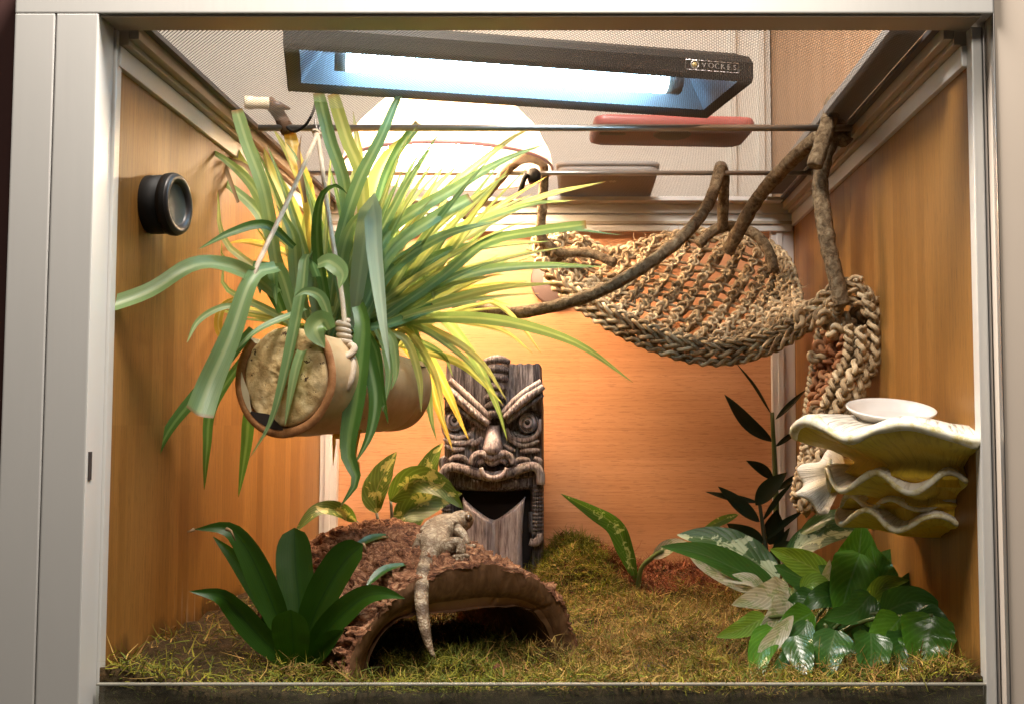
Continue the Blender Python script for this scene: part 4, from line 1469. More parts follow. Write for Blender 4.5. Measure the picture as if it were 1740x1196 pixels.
# frayed ends
fb = MB()
allp = cat(LOW, 120) + cat(UPP, 120) + cat(TR, 80) + [net(rnd.uniform(.05, .95), rnd.random()) for _ in range(200)]
for k in range(420):
    p = rnd.choice(allp) + V((rnd.gauss(0, .003), rnd.gauss(-.002, .003), rnd.gauss(0, .003)))
    d = V((rnd.gauss(0, 1), rnd.gauss(0, 1), rnd.gauss(0, 1))).normalized()
    L = rnd.uniform(.005, .013)
    c = V((rnd.gauss(0, 1), rnd.gauss(0, 1), rnd.gauss(0, 1))) * 0.3
    fb.tube([p, p + d * L * .5, p + (d + c) * L], [0.00045, .0004, .00015], 4, cap=False)
fb.build('frayed_fibres', M_SEA, hm, kind='stuff')

# ================================================================== TIKI STATUE
tk = thing('tiki_statue', 'grey carved wooden tiki mask statue with wide mouth standing by the back wall', 'statue', at(838, 985, .54))
YT = 0.505


def T(px, py, out=0.0):
    """Point on the statue's front: pixel spot on the plane YT, brought forward by out metres."""
    p = at(px, py, YT)
    return V((p.x, p.y - out, p.z))


def stadium(pl_, w, out, n=10, flat=0.5, mat=M_TKL, name='ridge', wmin=1.0, par=None, nseg=22, jit=0.1):
    """A raised roll along a path: half-round bar sunk into the face."""
    P = cat([T(x, y, out) for x, y in pl_], nseg)
    rr = [w * (wmin + (1 - wmin) * math.sin(math.pi * i / (nseg - 1))) for i in range(nseg)]
    mb_ = MB().tube(P, rr, n, jit=jit, seed=w * 999)
    return mb_.build(name, mat, par or tk)


# body block with a relief front, built as a grid
NXb, NYb = 70, 130


def body_relief(u, v):
    """u 0..1 left to right, v 0..1 top to bottom in the pixel box (754,618)-(920,990). Returns forward offset."""
    x, y = 754 + 166 * u, 618 + 372 * v
    d = 0.0
    # eye sockets
    for cx, cy_ in ((775, 716), (893, 718)):
        q = ((x - cx) / 34) ** 2 + ((y - cy_) / 25) ** 2
        d -= 0.012 * max(0, 1 - q) ** 0.5 if q < 1 else 0
    # area beside the nose
    q = ((x - 838) / 30) ** 2 + ((y - 735) / 32) ** 2
    d -= 0.006 * max(0, 1 - q)
    # mouth opening
    if 812 < y < 985:
        lft, rgt = 770 - 4 * (y > 900), 905
        ed = min(x - lft, rgt - x, (y - 812) * 1.2, (975 - y) * 3)
        d -= 0.034 * min(1, max(0, ed / 6))
    # jaw sides step
    if y > 825 and (x > 908 or x < 767):
        d -= 0.002
    d += 0.0012 * noise.noise(V((x * 0.22, y * 0.025, 1))) + 0.0008 * noise.noise(V((x * 0.6, y * 0.05, 4)))
    return d


rws = []
ztop = lambda u: 2.0 * noise.noise(V((u * 22, 0, 3))) * 1.6
for i in range(NYb + 1):
    v = i / NYb
    row = []
    for j in range(NXb + 1):
        u = j / NXb
        x, y = 754 + 166 * u, 618 + 372 * v
        if v < 0.001:
            y += ztop(u)
        # narrower forehead
        if y < 700:
            k = (700 - y) / 80
            x = 838 + (x - 838) * (1 - 0.045 * min(1, k))
        row.append(T(x, y, body_relief(u, v) - (0.006 * max(0, abs(u - .5) * 2 - 0.9) / 0.1)))
    rws.append(row)
front = MB().grid(rws)
top_e, bot_e = rws[0], rws[-1]
lft_e, rgt_e = [r[0] for r in rws], [r[-1] for r in rws]
bk = lambda p: V((p.x, YT + 0.085, p.z))
front.grid([[bk(p) for p in top_e], top_e])
front.grid([lft_e, [bk(p) for p in lft_e]])
front.grid([[bk(p) for p in rgt_e], rgt_e])
front.grid([[bk(p) for p in lft_e], [bk(p) for p in rgt_e]])
front.build('body', M_TK, tk)
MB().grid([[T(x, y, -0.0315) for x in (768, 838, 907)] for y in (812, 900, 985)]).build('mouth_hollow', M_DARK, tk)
# forehead crest of stacked rolls
yy = 612
for k in range(7):
    hgt, w = 11.0 - 0.4 * k, 19.5 - 1.2 * k
    yc = 613 + 15.2 * k
    P = [T(845 - w - 0.7 * k, yc + 2, 0.003), T(845 - w * .5 - 0.7 * k, yc - 1, 0.009), T(845 - 0.7 * k, yc - 2, 0.011), T(845 + w * .5 - 0.7 * k, yc - 1, 0.009), T(845 + w - 0.7 * k, yc + 2, 0.003)]
    MB().tube(cat(P, 16), [sz(7.4, YT) * (0.7 + 0.3 * math.sin(math.pi * i / 15)) for i in range(16)], 10, jit=.15, seed=k).build('crest_roll', M_TK, tk)
# brows: two ridges each, the lower one ribbed
for pth, pth2, pth3 in (([(836, 712), (800, 678), (766, 645)], [(832, 721), (795, 690), (758, 656)], [(826, 728), (792, 703), (757, 674)]),
                        ([(854, 702), (886, 672), (920, 648)], [(858, 710), (888, 682), (924, 656)], [(862, 718), (890, 694), (923, 670)])):
    stadium(pth, 0.0042, 0.009, mat=M_TKL, name='brow', wmin=.75)
    b2 = stadium(pth2, 0.0052, 0.010, mat=M_TKL, name='brow', wmin=.7)
    stadium(pth3, 0.0040, 0.006, mat=M_TK, name='brow', wmin=.7)
    for k in range(9):
        q = cat([T(x, y, 0.0145) for x, y in pth2], 12)[k + 1]
        MB().tube([q + V((-0.0012, 0, 0.003)), q, q + V((0.0014, 0.0005, -0.0035))], [0.0010, .0014, .0010], 6).build('brow_rib', M_TKL, b2)
# eyes
for cx, cy_ in ((772, 713), (896, 717)):
    c = T(cx, cy_, -0.007)
    e = MB().lathe([(0.0, -0.0052), (0.005, -0.005), (0.0105, -0.0025), (0.0120, 0.002)], c, (0, 1, 0), 28).build('eye', M_TKP, tk)
    for r in (0.0060, 0.0105):
        pts = [c + V((r * math.cos(a), -0.0050 + (0.0025 if r > .008 else 0), r * 1.12 * math.sin(a))) for a in [2 * math.pi * i / 24 for i in range(25)]]
        MB().tube(pts, 0.0011, 6, cap=False).build('eye_ring', M_TK, e)
    MB().lathe([(0, -0.0062), (0.0026, -0.0060), (0.0034, -0.0046)], c, (0, 1, 0), 16).build('pupil', M_DARK, e)
for pth in ([(862, 727), (868, 742), (892, 748), (914, 737), (919, 712)], [(862, 738), (874, 751), (893, 757), (917, 748)], [(745 + 8, 705), (757, 735), (776, 744), (800, 738)], [(753, 730), (768, 751), (790, 753), (806, 746)]):
    stadium(pth, 0.0030, 0.0035, mat=M_TKL, name='eyelid', wmin=.6)
for pth in ([(884, 766), (900, 765), (918, 764)], [(857, 754), (866, 762), (876, 765)], [(756, 756), (772, 763), (790, 762)], [(800, 755), (812, 750), (820, 742)], [(754, 745), (772, 752), (792, 750)]):
    stadium(pth, 0.0032, 0.004, mat=M_TKL, name='cheek_line', wmin=.5)
# nose bridge: a wedge
nb_ = []
for y, hw_, out in ((722, 9, 0.004), (732, 10, 0.012), (748, 13, 0.017), (760, 16, 0.020), (768, 14.5, 0.019), (772, 12, 0.014)):
    nb_.append([T(838 - hw_ - 1, y, -0.004), T(838 - hw_, y, out * .6), T(838 - hw_ * .55, y, out), T(838, y, out + 0.001), T(838 + hw_ * .55, y, out), T(838 + hw_, y, out * .6), T(838 + hw_ + 1, y, -0.004)])
MB().grid(nb_).build('nose', M_TKP, tk)
stadium([(803, 788), (807, 776), (820, 770), (838, 777), (856, 770), (869, 776), (873, 788)], 0.0052, 0.012, mat=M_TKL, name='nostrils', wmin=.7)
stadium([(814, 786), (826, 779), (838, 786), (850, 779), (862, 786)], 0.0042, 0.010, mat=M_TKL, name='nostrils', wmin=.7)
stadium([(820, 793), (823, 803), (832, 809), (842, 810), (853, 807), (860, 800), (862, 793)], 0.0031, 0.017, mat=M_TKP, name='nose_ring', wmin=.7, jit=0.05)
stadium([(812, 793), (838, 800), (866, 793)], 0.006, -0.001, mat=M_TKD, name='nose_base')
# lips
stadium([(751, 822), (753, 805), (764, 793), (785, 795), (810, 803), (838, 809), (865, 803), (890, 794), (908, 791), (918, 801), (919, 822)], 0.0060, 0.008, mat=M_TKL, name='upper_lip', wmin=.8, nseg=44)
for pth in ([(764, 781), (775, 776), (788, 777), (798, 786)], [(874, 787), (884, 780), (897, 781), (901, 786)], [(752, 795), (751, 783), (758, 775)], [(918, 793), (918, 783), (908, 777)]):
    stadium(pth, 0.0034, 0.006, mat=M_TKL, name='cheek_scroll', wmin=.6)
# upper teeth band
tb_ = []
for y, o_ in ((806, -0.004), (812, 0.000), (822, 0.001), (828, -0.001), (831, -0.008)):
    tb_.append([T(760 + (912 - 760) * i / 30, y + 4 * math.sin(math.pi * i / 30), o_ + 0.0008 * noise.noise(V((i * 1.4, y * .1, 0))) - 0.004 * abs(i / 15 - 1) ** 3) for i in range(31)])
MB().grid(tb_).build('teeth', M_TK, tk)
# tongue
tg = []
for i in range(29):
    v = i / 28
    row = []
    for j in range(25):
        q = j / 12 - 1
        topy = 884 - 40 * abs(q) ** 1.25
        y = topy + (988 - topy) * v
        hw_ = 53 - 5 * min(1, v * 2.2)
        out = 0.006 + 0.010 * (1 - q * q) * 0.4 + 0.008 * abs(q) ** 2 * (1 - v) - 0.009 * math.exp(-(q / 0.12) ** 2) - (0.012 if abs(q) > .97 else 0) + 0.0012 * noise.noise(V((q * 12, v * 2.5, 3)))
        row.append(T(839 + hw_ * q, y, out - (0.010 if i == 0 else 0)))
    tg.append(row)
MB().grid(tg).build('tongue', M_TKP, tk)
# jaw: ribbed columns and the curl at their foot
for sx_ in (-1, 1):
    xj = 912 if sx_ > 0 else 761
    for k in range(13):
        y = 826 + 6.6 * k
        MB().tube([T(xj - 5 * sx_, y, 0.002), T(xj, y + .5, 0.005), T(xj + 7 * sx_, y, 0.001), T(xj + 8.2 * sx_, y, -0.010)], [.0020, .0027, .0026, .0022], 7, jit=.2, seed=k).build('jaw_rib', M_TK, tk)
    stadium([(xj + 4 * sx_, 905), (xj + 4 * sx_, 915), (xj - 4 * sx_, 921), (xj - 12 * sx_, 919)], 0.0048, 0.004, mat=M_TKL, name='jaw_curl', wmin=.8)
    stadium([(xj - 8 * sx_, 870), (xj - 8 * sx_, 905)], 0.0042, -0.010, mat=M_TK, name='jaw_tooth')

# ================================================================== CORK LOG
lg = thing('cork_log', 'half round cork bark hide arching over the moss', 'hide log', (LOG_O.x, LOG_O.y, LOG_O.z))
LL = 0.215


def log_pt(u, phi, r_off=0.0, hgt=None):
    a = 0.096 + 0.008 * u + r_off
    h = (0.082 + 0.016 * u if hgt is None else hgt) + r_off
    return LOG_O + LOG_E * (LL * u) + LOG_W * (a * math.cos(phi)) + V((0, 0, h * math.sin(phi)))


def bark_d(u, phi):
    p = V((phi * 3.6, u * 5.5, 0.5))
    w = V((fbm(p * 1.3, 3), fbm(p * 1.3 + V((9, 4, 2)), 3), 0)) * 0.55
    q = p + w
    rd = 1 - abs(noise.noise(V((q.x * 1.7, q.y * 1.0, 3)))) * 2
    rd2 = 1 - abs(noise.noise(V((q.x * 4.2, q.y * 2.4, 8)))) * 2
    rd3 = 1 - abs(noise.noise(V((q.x * 9.5, q.y * 6.0, 1)))) * 2
    plate = math.floor(2.2 * (noise.noise(q * 1.15) + 1)) * 0.5
    k = 0.25 + 0.75 * min(1.0, max(0.0, min(u, 1 - u) / 0.10))
    return 1.35 * k * (0.0060 * plate * 0.6 - 0.0065 * max(0, rd) ** 5 - 0.0040 * max(0, rd2) ** 3 + 0.0016 * rd3 + 0.005 * noise.noise(p * 0.9) + 0.0015 * fbm(q * 6, 3))


rws = []
NU, NP = 190, 230
for i in range(NU + 1):
    u = -0.002 + 1.004 * i / NU
    row = []
    for j in range(NP + 1):
        phi = -0.06 + (math.pi + 0.12) * j / NP
        edge = 0.006 * noise.noise(V((phi * 4, 0, 2 if i < 5 else 7))) if i < 4 or i > NU - 4 else 0
        row.append(log_pt(u + edge / LL, phi, bark_d(u, phi) - (0.003 if i == 0 else 0)))
    rws.append(row)
MB().grid(rws).build('bark', M_BARK, lg)


def thick(phi):
    return 0.018 + 0.023 * max(0, math.sin(phi)) ** 2.6 + 0.002 * noise.noise(V((phi * 2, 0, 0)))


def inner_pt(u, phi):
    a, h = 0.096 + 0.008 * u - 0.0185, 0.082 + 0.016 * u - 0.0135 - (thick(phi) - 0.014) * 0.92
    return LOG_O + LOG_E * (LL * u) + LOG_W * (a * math.cos(phi)) + V((0, 0, h * math.sin(phi)))


cf = []
NPc = 120
for k in range(9):
    t = k / 8
    row = []
    for j in range(NPc + 1):
        phi = -0.06 + (math.pi + 0.12) * j / NPc
        o_ = log_pt(0, phi, bark_d(0, phi) * 0.8 - 0.001)
        i_ = inner_pt(0.06 * t ** 2, phi)
        p = o_.lerp(i_, [0, .1, .2, .3, .42, .54, .66, .76, 1.0][k])
        crack = 0
        for pc_, wd_ in ((2.05, .012), (0.62, .010), (1.2, .008)):
            crack += 0.006 * math.exp(-((phi - pc_ - 0.05 * t) / wd_) ** 2) * (t if pc_ != 1.2 else 0.3)
        p = p + LOG_E * (crack + 0.0012 * noise.noise(V((phi * 9, t * 2, 5))) + 0.004 * t ** 2)
        row.append(p)
    cf.append(row)
MB().grid(cf[:8]).build('cut_face', M_CUT, lg)
MB().grid(cf[7:]).build('cut_face', M_CUTL, lg, label='paler tan inner edge of the arch')
iw = [[inner_pt(0.05 + 0.94 * i / 24, -0.06 + (math.pi + 0.12) * j / 60) + V((0, 0, 0.002 * noise.noise(V((i * .6, j * .4, 0))))) for j in range(61)] for i in range(25)]
MB().grid(iw).build('inner_wall', M_CUT, lg)
ec = []
for k in range(3):
    t = k / 2
    ec.append([log_pt(1.0, -0.06 + (math.pi + 0.12) * j / 80, bark_d(1.0, -0.06 + (math.pi + 0.12) * j / 80) * .8).lerp(inner_pt(0.99, -0.06 + (math.pi + 0.12) * j / 80), t) for j in range(81)])
MB().grid(ec).build('cut_face', M_CUT, lg)
# moss growing inside the arch
v_, f_, c_ = fibres(2600, lambda: ((lambda u, w: (LOG_O.x + LOG_E.x * u + LOG_W.x * w, LOG_O.y + LOG_E.y * u + LOG_W.y * w, 1.0))(rng.uniform(-0.02, 0.16), rng.uniform(-0.055, 0.055))), (0.010, 0.024), 0.0005, lambda x, y: tuple(list(np.array((0.12, 0.125, 0.02)) * rng.uniform(.5, 1.2)) + [1]))
me = bpy.data.meshes.new('moss')
me.from_pydata([tuple(v) for v in v_], [], f_)
ca = me.color_attributes.new('tint', 'FLOAT_COLOR', 'POINT')
ca.data.foreach_set('color', np.array(c_, dtype=np.float32).ravel())
o = link('moss', me, M_MOSS)
o['kind'] = 'stuff'
o['label'] = 'tufts of green moss inside the hollow of the cork log'

# ================================================================== GECKO
gk = thing('gecko', 'pale brown marbled gecko resting on the cork log with banded tail hanging down', 'gecko', at(745, 945, .12))


def skin_mesh(name, chains, mat, par, sub=2):
    bm = bmesh.new()
    lay = bm.verts.layers.skin.verify()
    done = {}
    first = True
    for ch in chains:
        prev = None
        for key, p, r in ch:
            if key in done:
                v = done[key]
            else:
                v = bm.verts.new(p)
                rr = r if isinstance(r, tuple) else (r, r)
                v[lay].radius = rr
                if first:
                    v[lay].use_root = True
                    first = False
                done[key] = v
            if prev is not None:
                bm.edges.new((prev, v))
            prev = v
    me_ = bpy.data.meshes.new(name)
    bm.to_mesh(me_)
    bm.free()
    ob = bpy.data.objects.new(name, me_)
    COL.objects.link(ob)
    ob.modifiers.new('skin', 'SKIN').use_smooth_shade = True
    sb = ob.modifiers.new('sub', 'SUBSURF')
    sb.levels = sb.render_levels = sub
    dg = bpy.context.evaluated_depsgraph_get()
    dg.update()
    fin = bpy.data.meshes.new_from_object(ob.evaluated_get(dg))
    bpy.data.objects.remove(ob)
    fin.name = name
    fin.polygons.foreach_set('use_smooth', [True] * len(fin.polygons))
    fin.materials.clear()
    return link(name, fin, mat, par)


def gp_(x, y, Y):
    return at(x, y, Y)


spine = [('hip', gp_(737, 932, .125), (.0108, .0095)), ('b1', gp_(738, 915, .142), (.0132, .0112)), ('b2', gp_(747, 901, .158), (.0134, .0115)), ('sh', gp_(761, 892, .172), (.0116, .0105)), ('nk', gp_(773, 887, .182), (.0090, .0085)), ('hd', gp_(784, 884, .190), (.0122, .0112)), ('h2', gp_(794, 885, .193), (.0098, .0088)), ('sn', gp_(803, 889, .195), (.0050, .0044))]
tail = [('hip', None, 0), ('t1', gp_(727, 950, .106), (.0070, .0066)), ('t2', gp_(720, 968, .090), (.0063, .006)), ('t3', gp_(716, 995, .074), (.0060, .0056)), ('t4', gp_(716, 1022, .062), (.0056, .0053)), ('t5', gp_(719, 1050, .055), (.0050, .0048)), ('t6', gp_(724, 1078, .05), (.0041, .0038)), ('t7', gp_(730, 1100, .047), (.0027, .0025)), ('t8', gp_(739, 1118, .046), (.0008, .0008))]
leg = lambda root, pts: [(root, None, 0)] + [(root + k, gp_(*p), r) for k, p, r in pts]
rh = leg('hip', [('r1', (752, 932, .114), .0082), ('r2', (770, 925, .112), .0076), ('r3', (783, 922, .112), .0056), ('r4', (784, 934, .108), .0042), ('r5', (781, 944, .105), .0042)])
lh = leg('hip', [('l1', (724, 922, .128), .0080), ('l2', (713, 918, .130), .0064), ('l3', (708, 930, .126), .0044), ('l4', (708, 942, .122), .0046)])
rf_ = leg('sh', [('a1', (774, 901, .162), .0062), ('a2', (786, 906, .156), .0046), ('a3', (791, 917, .150), .0036), ('a4', (796, 927, .146), .0038)])
lf_ = leg('sh', [('c1', (745, 888, .186), .0065), ('c2', (730, 890, .187), .0052), ('c3', (722, 898, .183), .0040), ('c4', (718, 908, .180), .0042)])
skin = skin_mesh('body', [spine, tail, rh, lh, rf_, lf_], M_GECKO, gk)
# bands across the tail, as marks in the skin
me = skin.data
pth = cat([p for _, p, _ in tail[1:]], 80)
LT = [0.0]
for i in range(1, 80):
    LT.append(LT[-1] + (pth[i] - pth[i - 1]).length)
bands = np.zeros((len(me.vertices), 4), dtype=np.float32)
for v in me.vertices:
    dd = [(v.co - q).length_squared for q in pth]
    i = min(range(80), key=dd.__getitem__)
    s_ = LT[i] / LT[-1]
    f_ = 0.0
    if i > 0:
        f_ = max(0.0, min(1.0, (math.sin(s_ * 2 * math.pi * 5.2 + 0.6 * noise.noise(v.co * 300)) - 0.15) * 2.2)) * min(1, i / 5)
    bands[v.index] = (f_, f_, f_, 1)
print('bands', bands.sum(), len(bands))
ca = me.color_attributes.new('band', 'FLOAT_COLOR', 'POINT')
ca.data.foreach_set('color', bands.ravel())
for x, y, Y in ((789, 873, .187), (796, 879, .1815)):
    c = at(x, y, Y)
    MB().lathe([(0.0, -0.0034), (0.002, -0.0028), (0.0034, 0), (0.002, 0.0028), (0.0, 0.0034)], c, (0, 1, 0), 12).build('eye', M('gecko_eye', 0.15, 0, (0.10, 0.06, 0.03)).m, gk)
# toes
for nm, (x, y, Y), dirs in (('toe', (781, 945, .104), [(-11, 3), (-5, 8), (4, 9), (11, 7), (16, 1)]), ('toe', (797, 928, .145), [(-6, 6), (1, 8), (7, 6), (11, 1)]), ('toe', (708, 943, .121), [(-8, 4), (-4, 8), (2, 8), (7, 6)]), ('toe', (717, 909, .179), [(-8, 3), (-5, 7), (0, 8), (5, 7)])):
    for dx, dy in dirs:
        a, b = at(x, y, Y), at(x + dx, y + dy, Y - 0.002)
        MB().tube(cat([a, a.lerp(b, .55) + V((0, 0, .0012)), b], 7), [.0020, .0018, .0015, .0014, .0017, .0020, .0012], 7).build('toe', M_GECKO, gk)

# ================================================================== ROSETTE PLANT (front left)
br = thing('rosette_plant', 'dark green rosette plant with broad strap leaves in the front left corner', 'plant', at(503, 1122, .09))
for px, Y0, Y1, w, shp in [
    ([(505, 1120), (508, 1030), (502, 960), (500, 896)], .10, .12, 62, 'round'),
    ([(512, 1112), (540, 1030), (580, 960), (617, 924)], .09, .07, 60, 'round'),
    ([(520, 1122), (560, 1065), (612, 1018), (650, 1008), (688, 1016)], .085, .045, 46, 'strap'),
    ([(492, 1100), (452, 1000), (418, 930), (385, 898), (330, 899)], .10, .09, 46, 'strap'),
    ([(485, 1080), (445, 1010), (405, 955), (362, 911)], .12, .12, 36, 'strap'),
    ([(490, 1125), (445, 1085), (400, 1035), (372, 1012), (322, 1004)], .085, .05, 42, 'strap'),
    ([(500, 1126), (498, 1085), (494, 1035)], .075, .05, 64, 'round'),
    ([(515, 1110), (530, 1040), (548, 985), (570, 955)], .12, .13, 44, 'strap'),
    ([(480, 1120), (462, 1060), (470, 1010)], .11, .13, 40, 'strap'),
    ([(525, 1125), (560, 1090), (585, 1070)], .08, .05, 36, 'strap'),
]:
    leafpx(br, ML_BRO, px, Y0, Y1, w, shp, nseg=22, nx=3, fold=0.32, wave=0.05, nrm=V((0, -1, 0.35)))
for x, y, x2, y2 in ((385, 898, 400, 918), (330, 899, 318, 903), (617, 924, 622, 938)):
    MB().tube([at(x, y, .08), at((x + x2) / 2, y + 3, .078), at(x2, y2, .078)], [.0016, .001, .0004], 6).build('dry_tip', M_DRY, br)

# dark glossy leaves lying on the bark
for px, Y0, Y1, lb in (([(598, 932), (636, 914), (676, 910)], .21, .235, 'dark glossy leaf lying on the upper bark of the log'), ([(622, 996), (655, 968), (702, 956)], .125, .15, 'dark glossy leaf lying on the bark beside the gecko tail')):
    f = thing('fallen_leaf', lb, 'leaf', at(*px[0], Y0))
    leafpx(f, ML_DARKG, px, Y0 - .045, Y1 - .045, 20, 'lance', nseg=14, nx=3, fold=.3, nrm=V((0, -.5, 1)))

# ================================================================== MOTTLED PLANT behind the log
di = thing('mottled_plant', 'yellow green mottled leafy plant growing behind the log left of the statue', 'plant', at(660, 930, .38))
for px, Y0, Y1, w, shp, mt in [
    ([(640, 872), (640, 835), (655, 800), (674, 767)], .42, .44, 50, 'ovate', ML_DIE),
    ([(662, 850), (700, 818), (745, 825), (787, 864)], .37, .33, 50, 'ovate', ML_DIE),
    ([(676, 893), (695, 868), (735, 848), (785, 838)], .385, .42, 54, 'ovate', ML_DIE),
    ([(606, 886), (580, 868), (540, 868), (500, 905)], .36, .30, 30, 'lance', ML_DIE),
    ([(712, 880), (722, 820), (735, 780), (752, 752)], .49, .50, 46, 'ovate', ML_DIE),
    ([(700, 905), (700, 880), (710, 850), (735, 836)], .40, .42, 40, 'ovate', ML_DIE)]:
    leafpx(di, mt, px, Y0, Y1, w, shp, nseg=20, nx=4, fold=.38, wave=.10)
for a, b in (((640, 872), (648, 925)), ((664, 850), (664, 925)), ((606, 886), (625, 930)), ((676, 893), (668, 930)), ((712, 880), (690, 930))):
    MB().tube(cat([at(*a, .41), at((a[0] + b[0]) / 2 + 2, (a[1] + b[1]) / 2, .40), at(*b, .39)], 8), .0016, 7).build('stem', M_STEMD, di)

# ================================================================== SINGLE LEAF SEEDLING, middle
sd = thing('seedling', 'single folded green leaf rising from the moss in the middle', 'plant', at(1083, 990, .47))
leafpx(sd, leaf_mat('flecked_leaf', (0.05, 0.13, 0.015), (0.07, 0.16, 0.02), mottle=(0.34, 0.42, 0.18), mscale=120, mlim=0.60, rib=(0.2, 0.26, 0.1), trans=0.3, veins=0.4), [(1082, 990), (1064, 935), (1046, 893), (1005, 866), (953, 838)], .47, .44, 34, 'lance', nseg=24, nx=3, fold=.5, wave=.12, twist=.3)
MB().tube(cat([at(1084, 1005, .47), at(1082, 985, .47)], 5), .002, 7).build('stem', M_STEM, sd)

# ================================================================== SILVER PLANT (aglaonema)
ag = thing('silver_leaf_plant', 'silver patterned broad leaf plant on the right beside the red bedding', 'plant', at(1320, 1000, .33))
for px, Y0, Y1, w, mt in [
    ([(1325, 985), (1270, 945), (1215, 918), (1150, 908)], .34, .36, 66, ML_AGL),
    ([(1320, 1000), (1255, 968), (1190, 940), (1122, 928)], .32, .30, 52, ML_DARKG),
    ([(1300, 1005), (1250, 985), (1200, 962), (1165, 935)], .35, .36, 44, ML_PALE),
    ([(1335, 945), (1375, 920), (1425, 905), (1480, 900)], .33, .30, 50, ML_AGL),
    ([(1360, 905), (1400, 885), (1440, 880), (1500, 892)], .31, .27, 36, ML_DARKG),
    ([(1300, 1000), (1270, 985), (1222, 985)], .31, .30, 26, ML_PALE)]:
    leafpx(ag, mt, px, Y0, Y1, w, 'ovate', nseg=22, nx=4, fold=.28, wave=.10, nrm=V((rnd.uniform(-.2, .2), -.8, .7)))
MB().tube(cat([at(1084, 1000, .45), at(1090, 965, .44), at(1110, 945, .43), at(1128, 934, .42)], 14), .0026, 8).build('stem', M_STEM, ag)
leafpx(ag, ML_PALE, [(1108, 948), (1128, 934), (1150, 924), (1170, 922)], .43, .40, 26, 'lance', nseg=14, nx=3, fold=.3)
for a, b in (((1325, 985), (1330, 1060)), ((1335, 945), (1330, 1060)), ((1360, 905), (1345, 1060))):
    MB().tube(cat([at(*a, .34), at(*b, .32)], 6), .0024, 7).build('stem', M_STEM, ag)

# ================================================================== BLACK ZZ PLANT
zz = thing('black_plant', 'black leaved upright stem plant in the back right corner', 'plant', at(1315, 960, .5))
MB().tube(cat([at(1320, 960, .50), at(1319, 860, .50), at(1316, 780, .50), at(1312, 700, .50)], 20), [.0044 - .0022 * i / 19 for i in range(20)], 9).build('stem', M_STEM, zz)
MB().tube(cat([at(1308, 990, .46), at(1299, 915, .46), at(1290, 850, .46)], 16), [.0036 - .0018 * i / 15 for i in range(16)], 9).build('stem', M_STEMD, zz)
for px, w, Y in [([(1310, 702), (1282, 655), (1252, 618)], 5, .5), ([(1313, 750), (1270, 720), (1231, 670)], 28, .5), ([(1318, 712), (1343, 687), (1369, 662)], 10, .5), ([(1318, 758), (1340, 742), (1362, 728)], 9, .5),
                 ([(1314, 813), (1292, 795), (1268, 782)], 18, .5), ([(1322, 832), (1340, 818), (1356, 804)], 10, .5), ([(1284, 858), (1307, 829), (1337, 802)], 30, .46), ([(1288, 853), (1240, 845), (1199, 835)], 13, .46),
                 ([(1291, 886), (1255, 858), (1220, 826)], 28, .46), ([(1298, 921), (1267, 908), (1235, 889)], 32, .46), ([(1296, 884), (1322, 845), (1348, 818)], 10, .46), ([(1302, 916), (1331, 889), (1367, 866)], 12, .46),
                 ([(1308, 925), (1315, 895), (1320, 865)], 36, .49), ([(1305, 950), (1280, 940), (1262, 938)], 28, .45), ([(1310, 945), (1330, 915), (1342, 896)], 14, .45), ([(1305, 955), (1330, 930), (1360, 925)], 22, .44)]:
    leafpx(zz, ML_ZZ, px, Y, Y - .02, w, 'lance', nseg=14, nx=3, fold=.3)
leafpx(zz, ML_DIE, [(1255, 873), (1222, 886), (1187, 905)], .44, .42, 15, 'lance', nseg=14, nx=3)['label'] = 'pale narrow leaf'

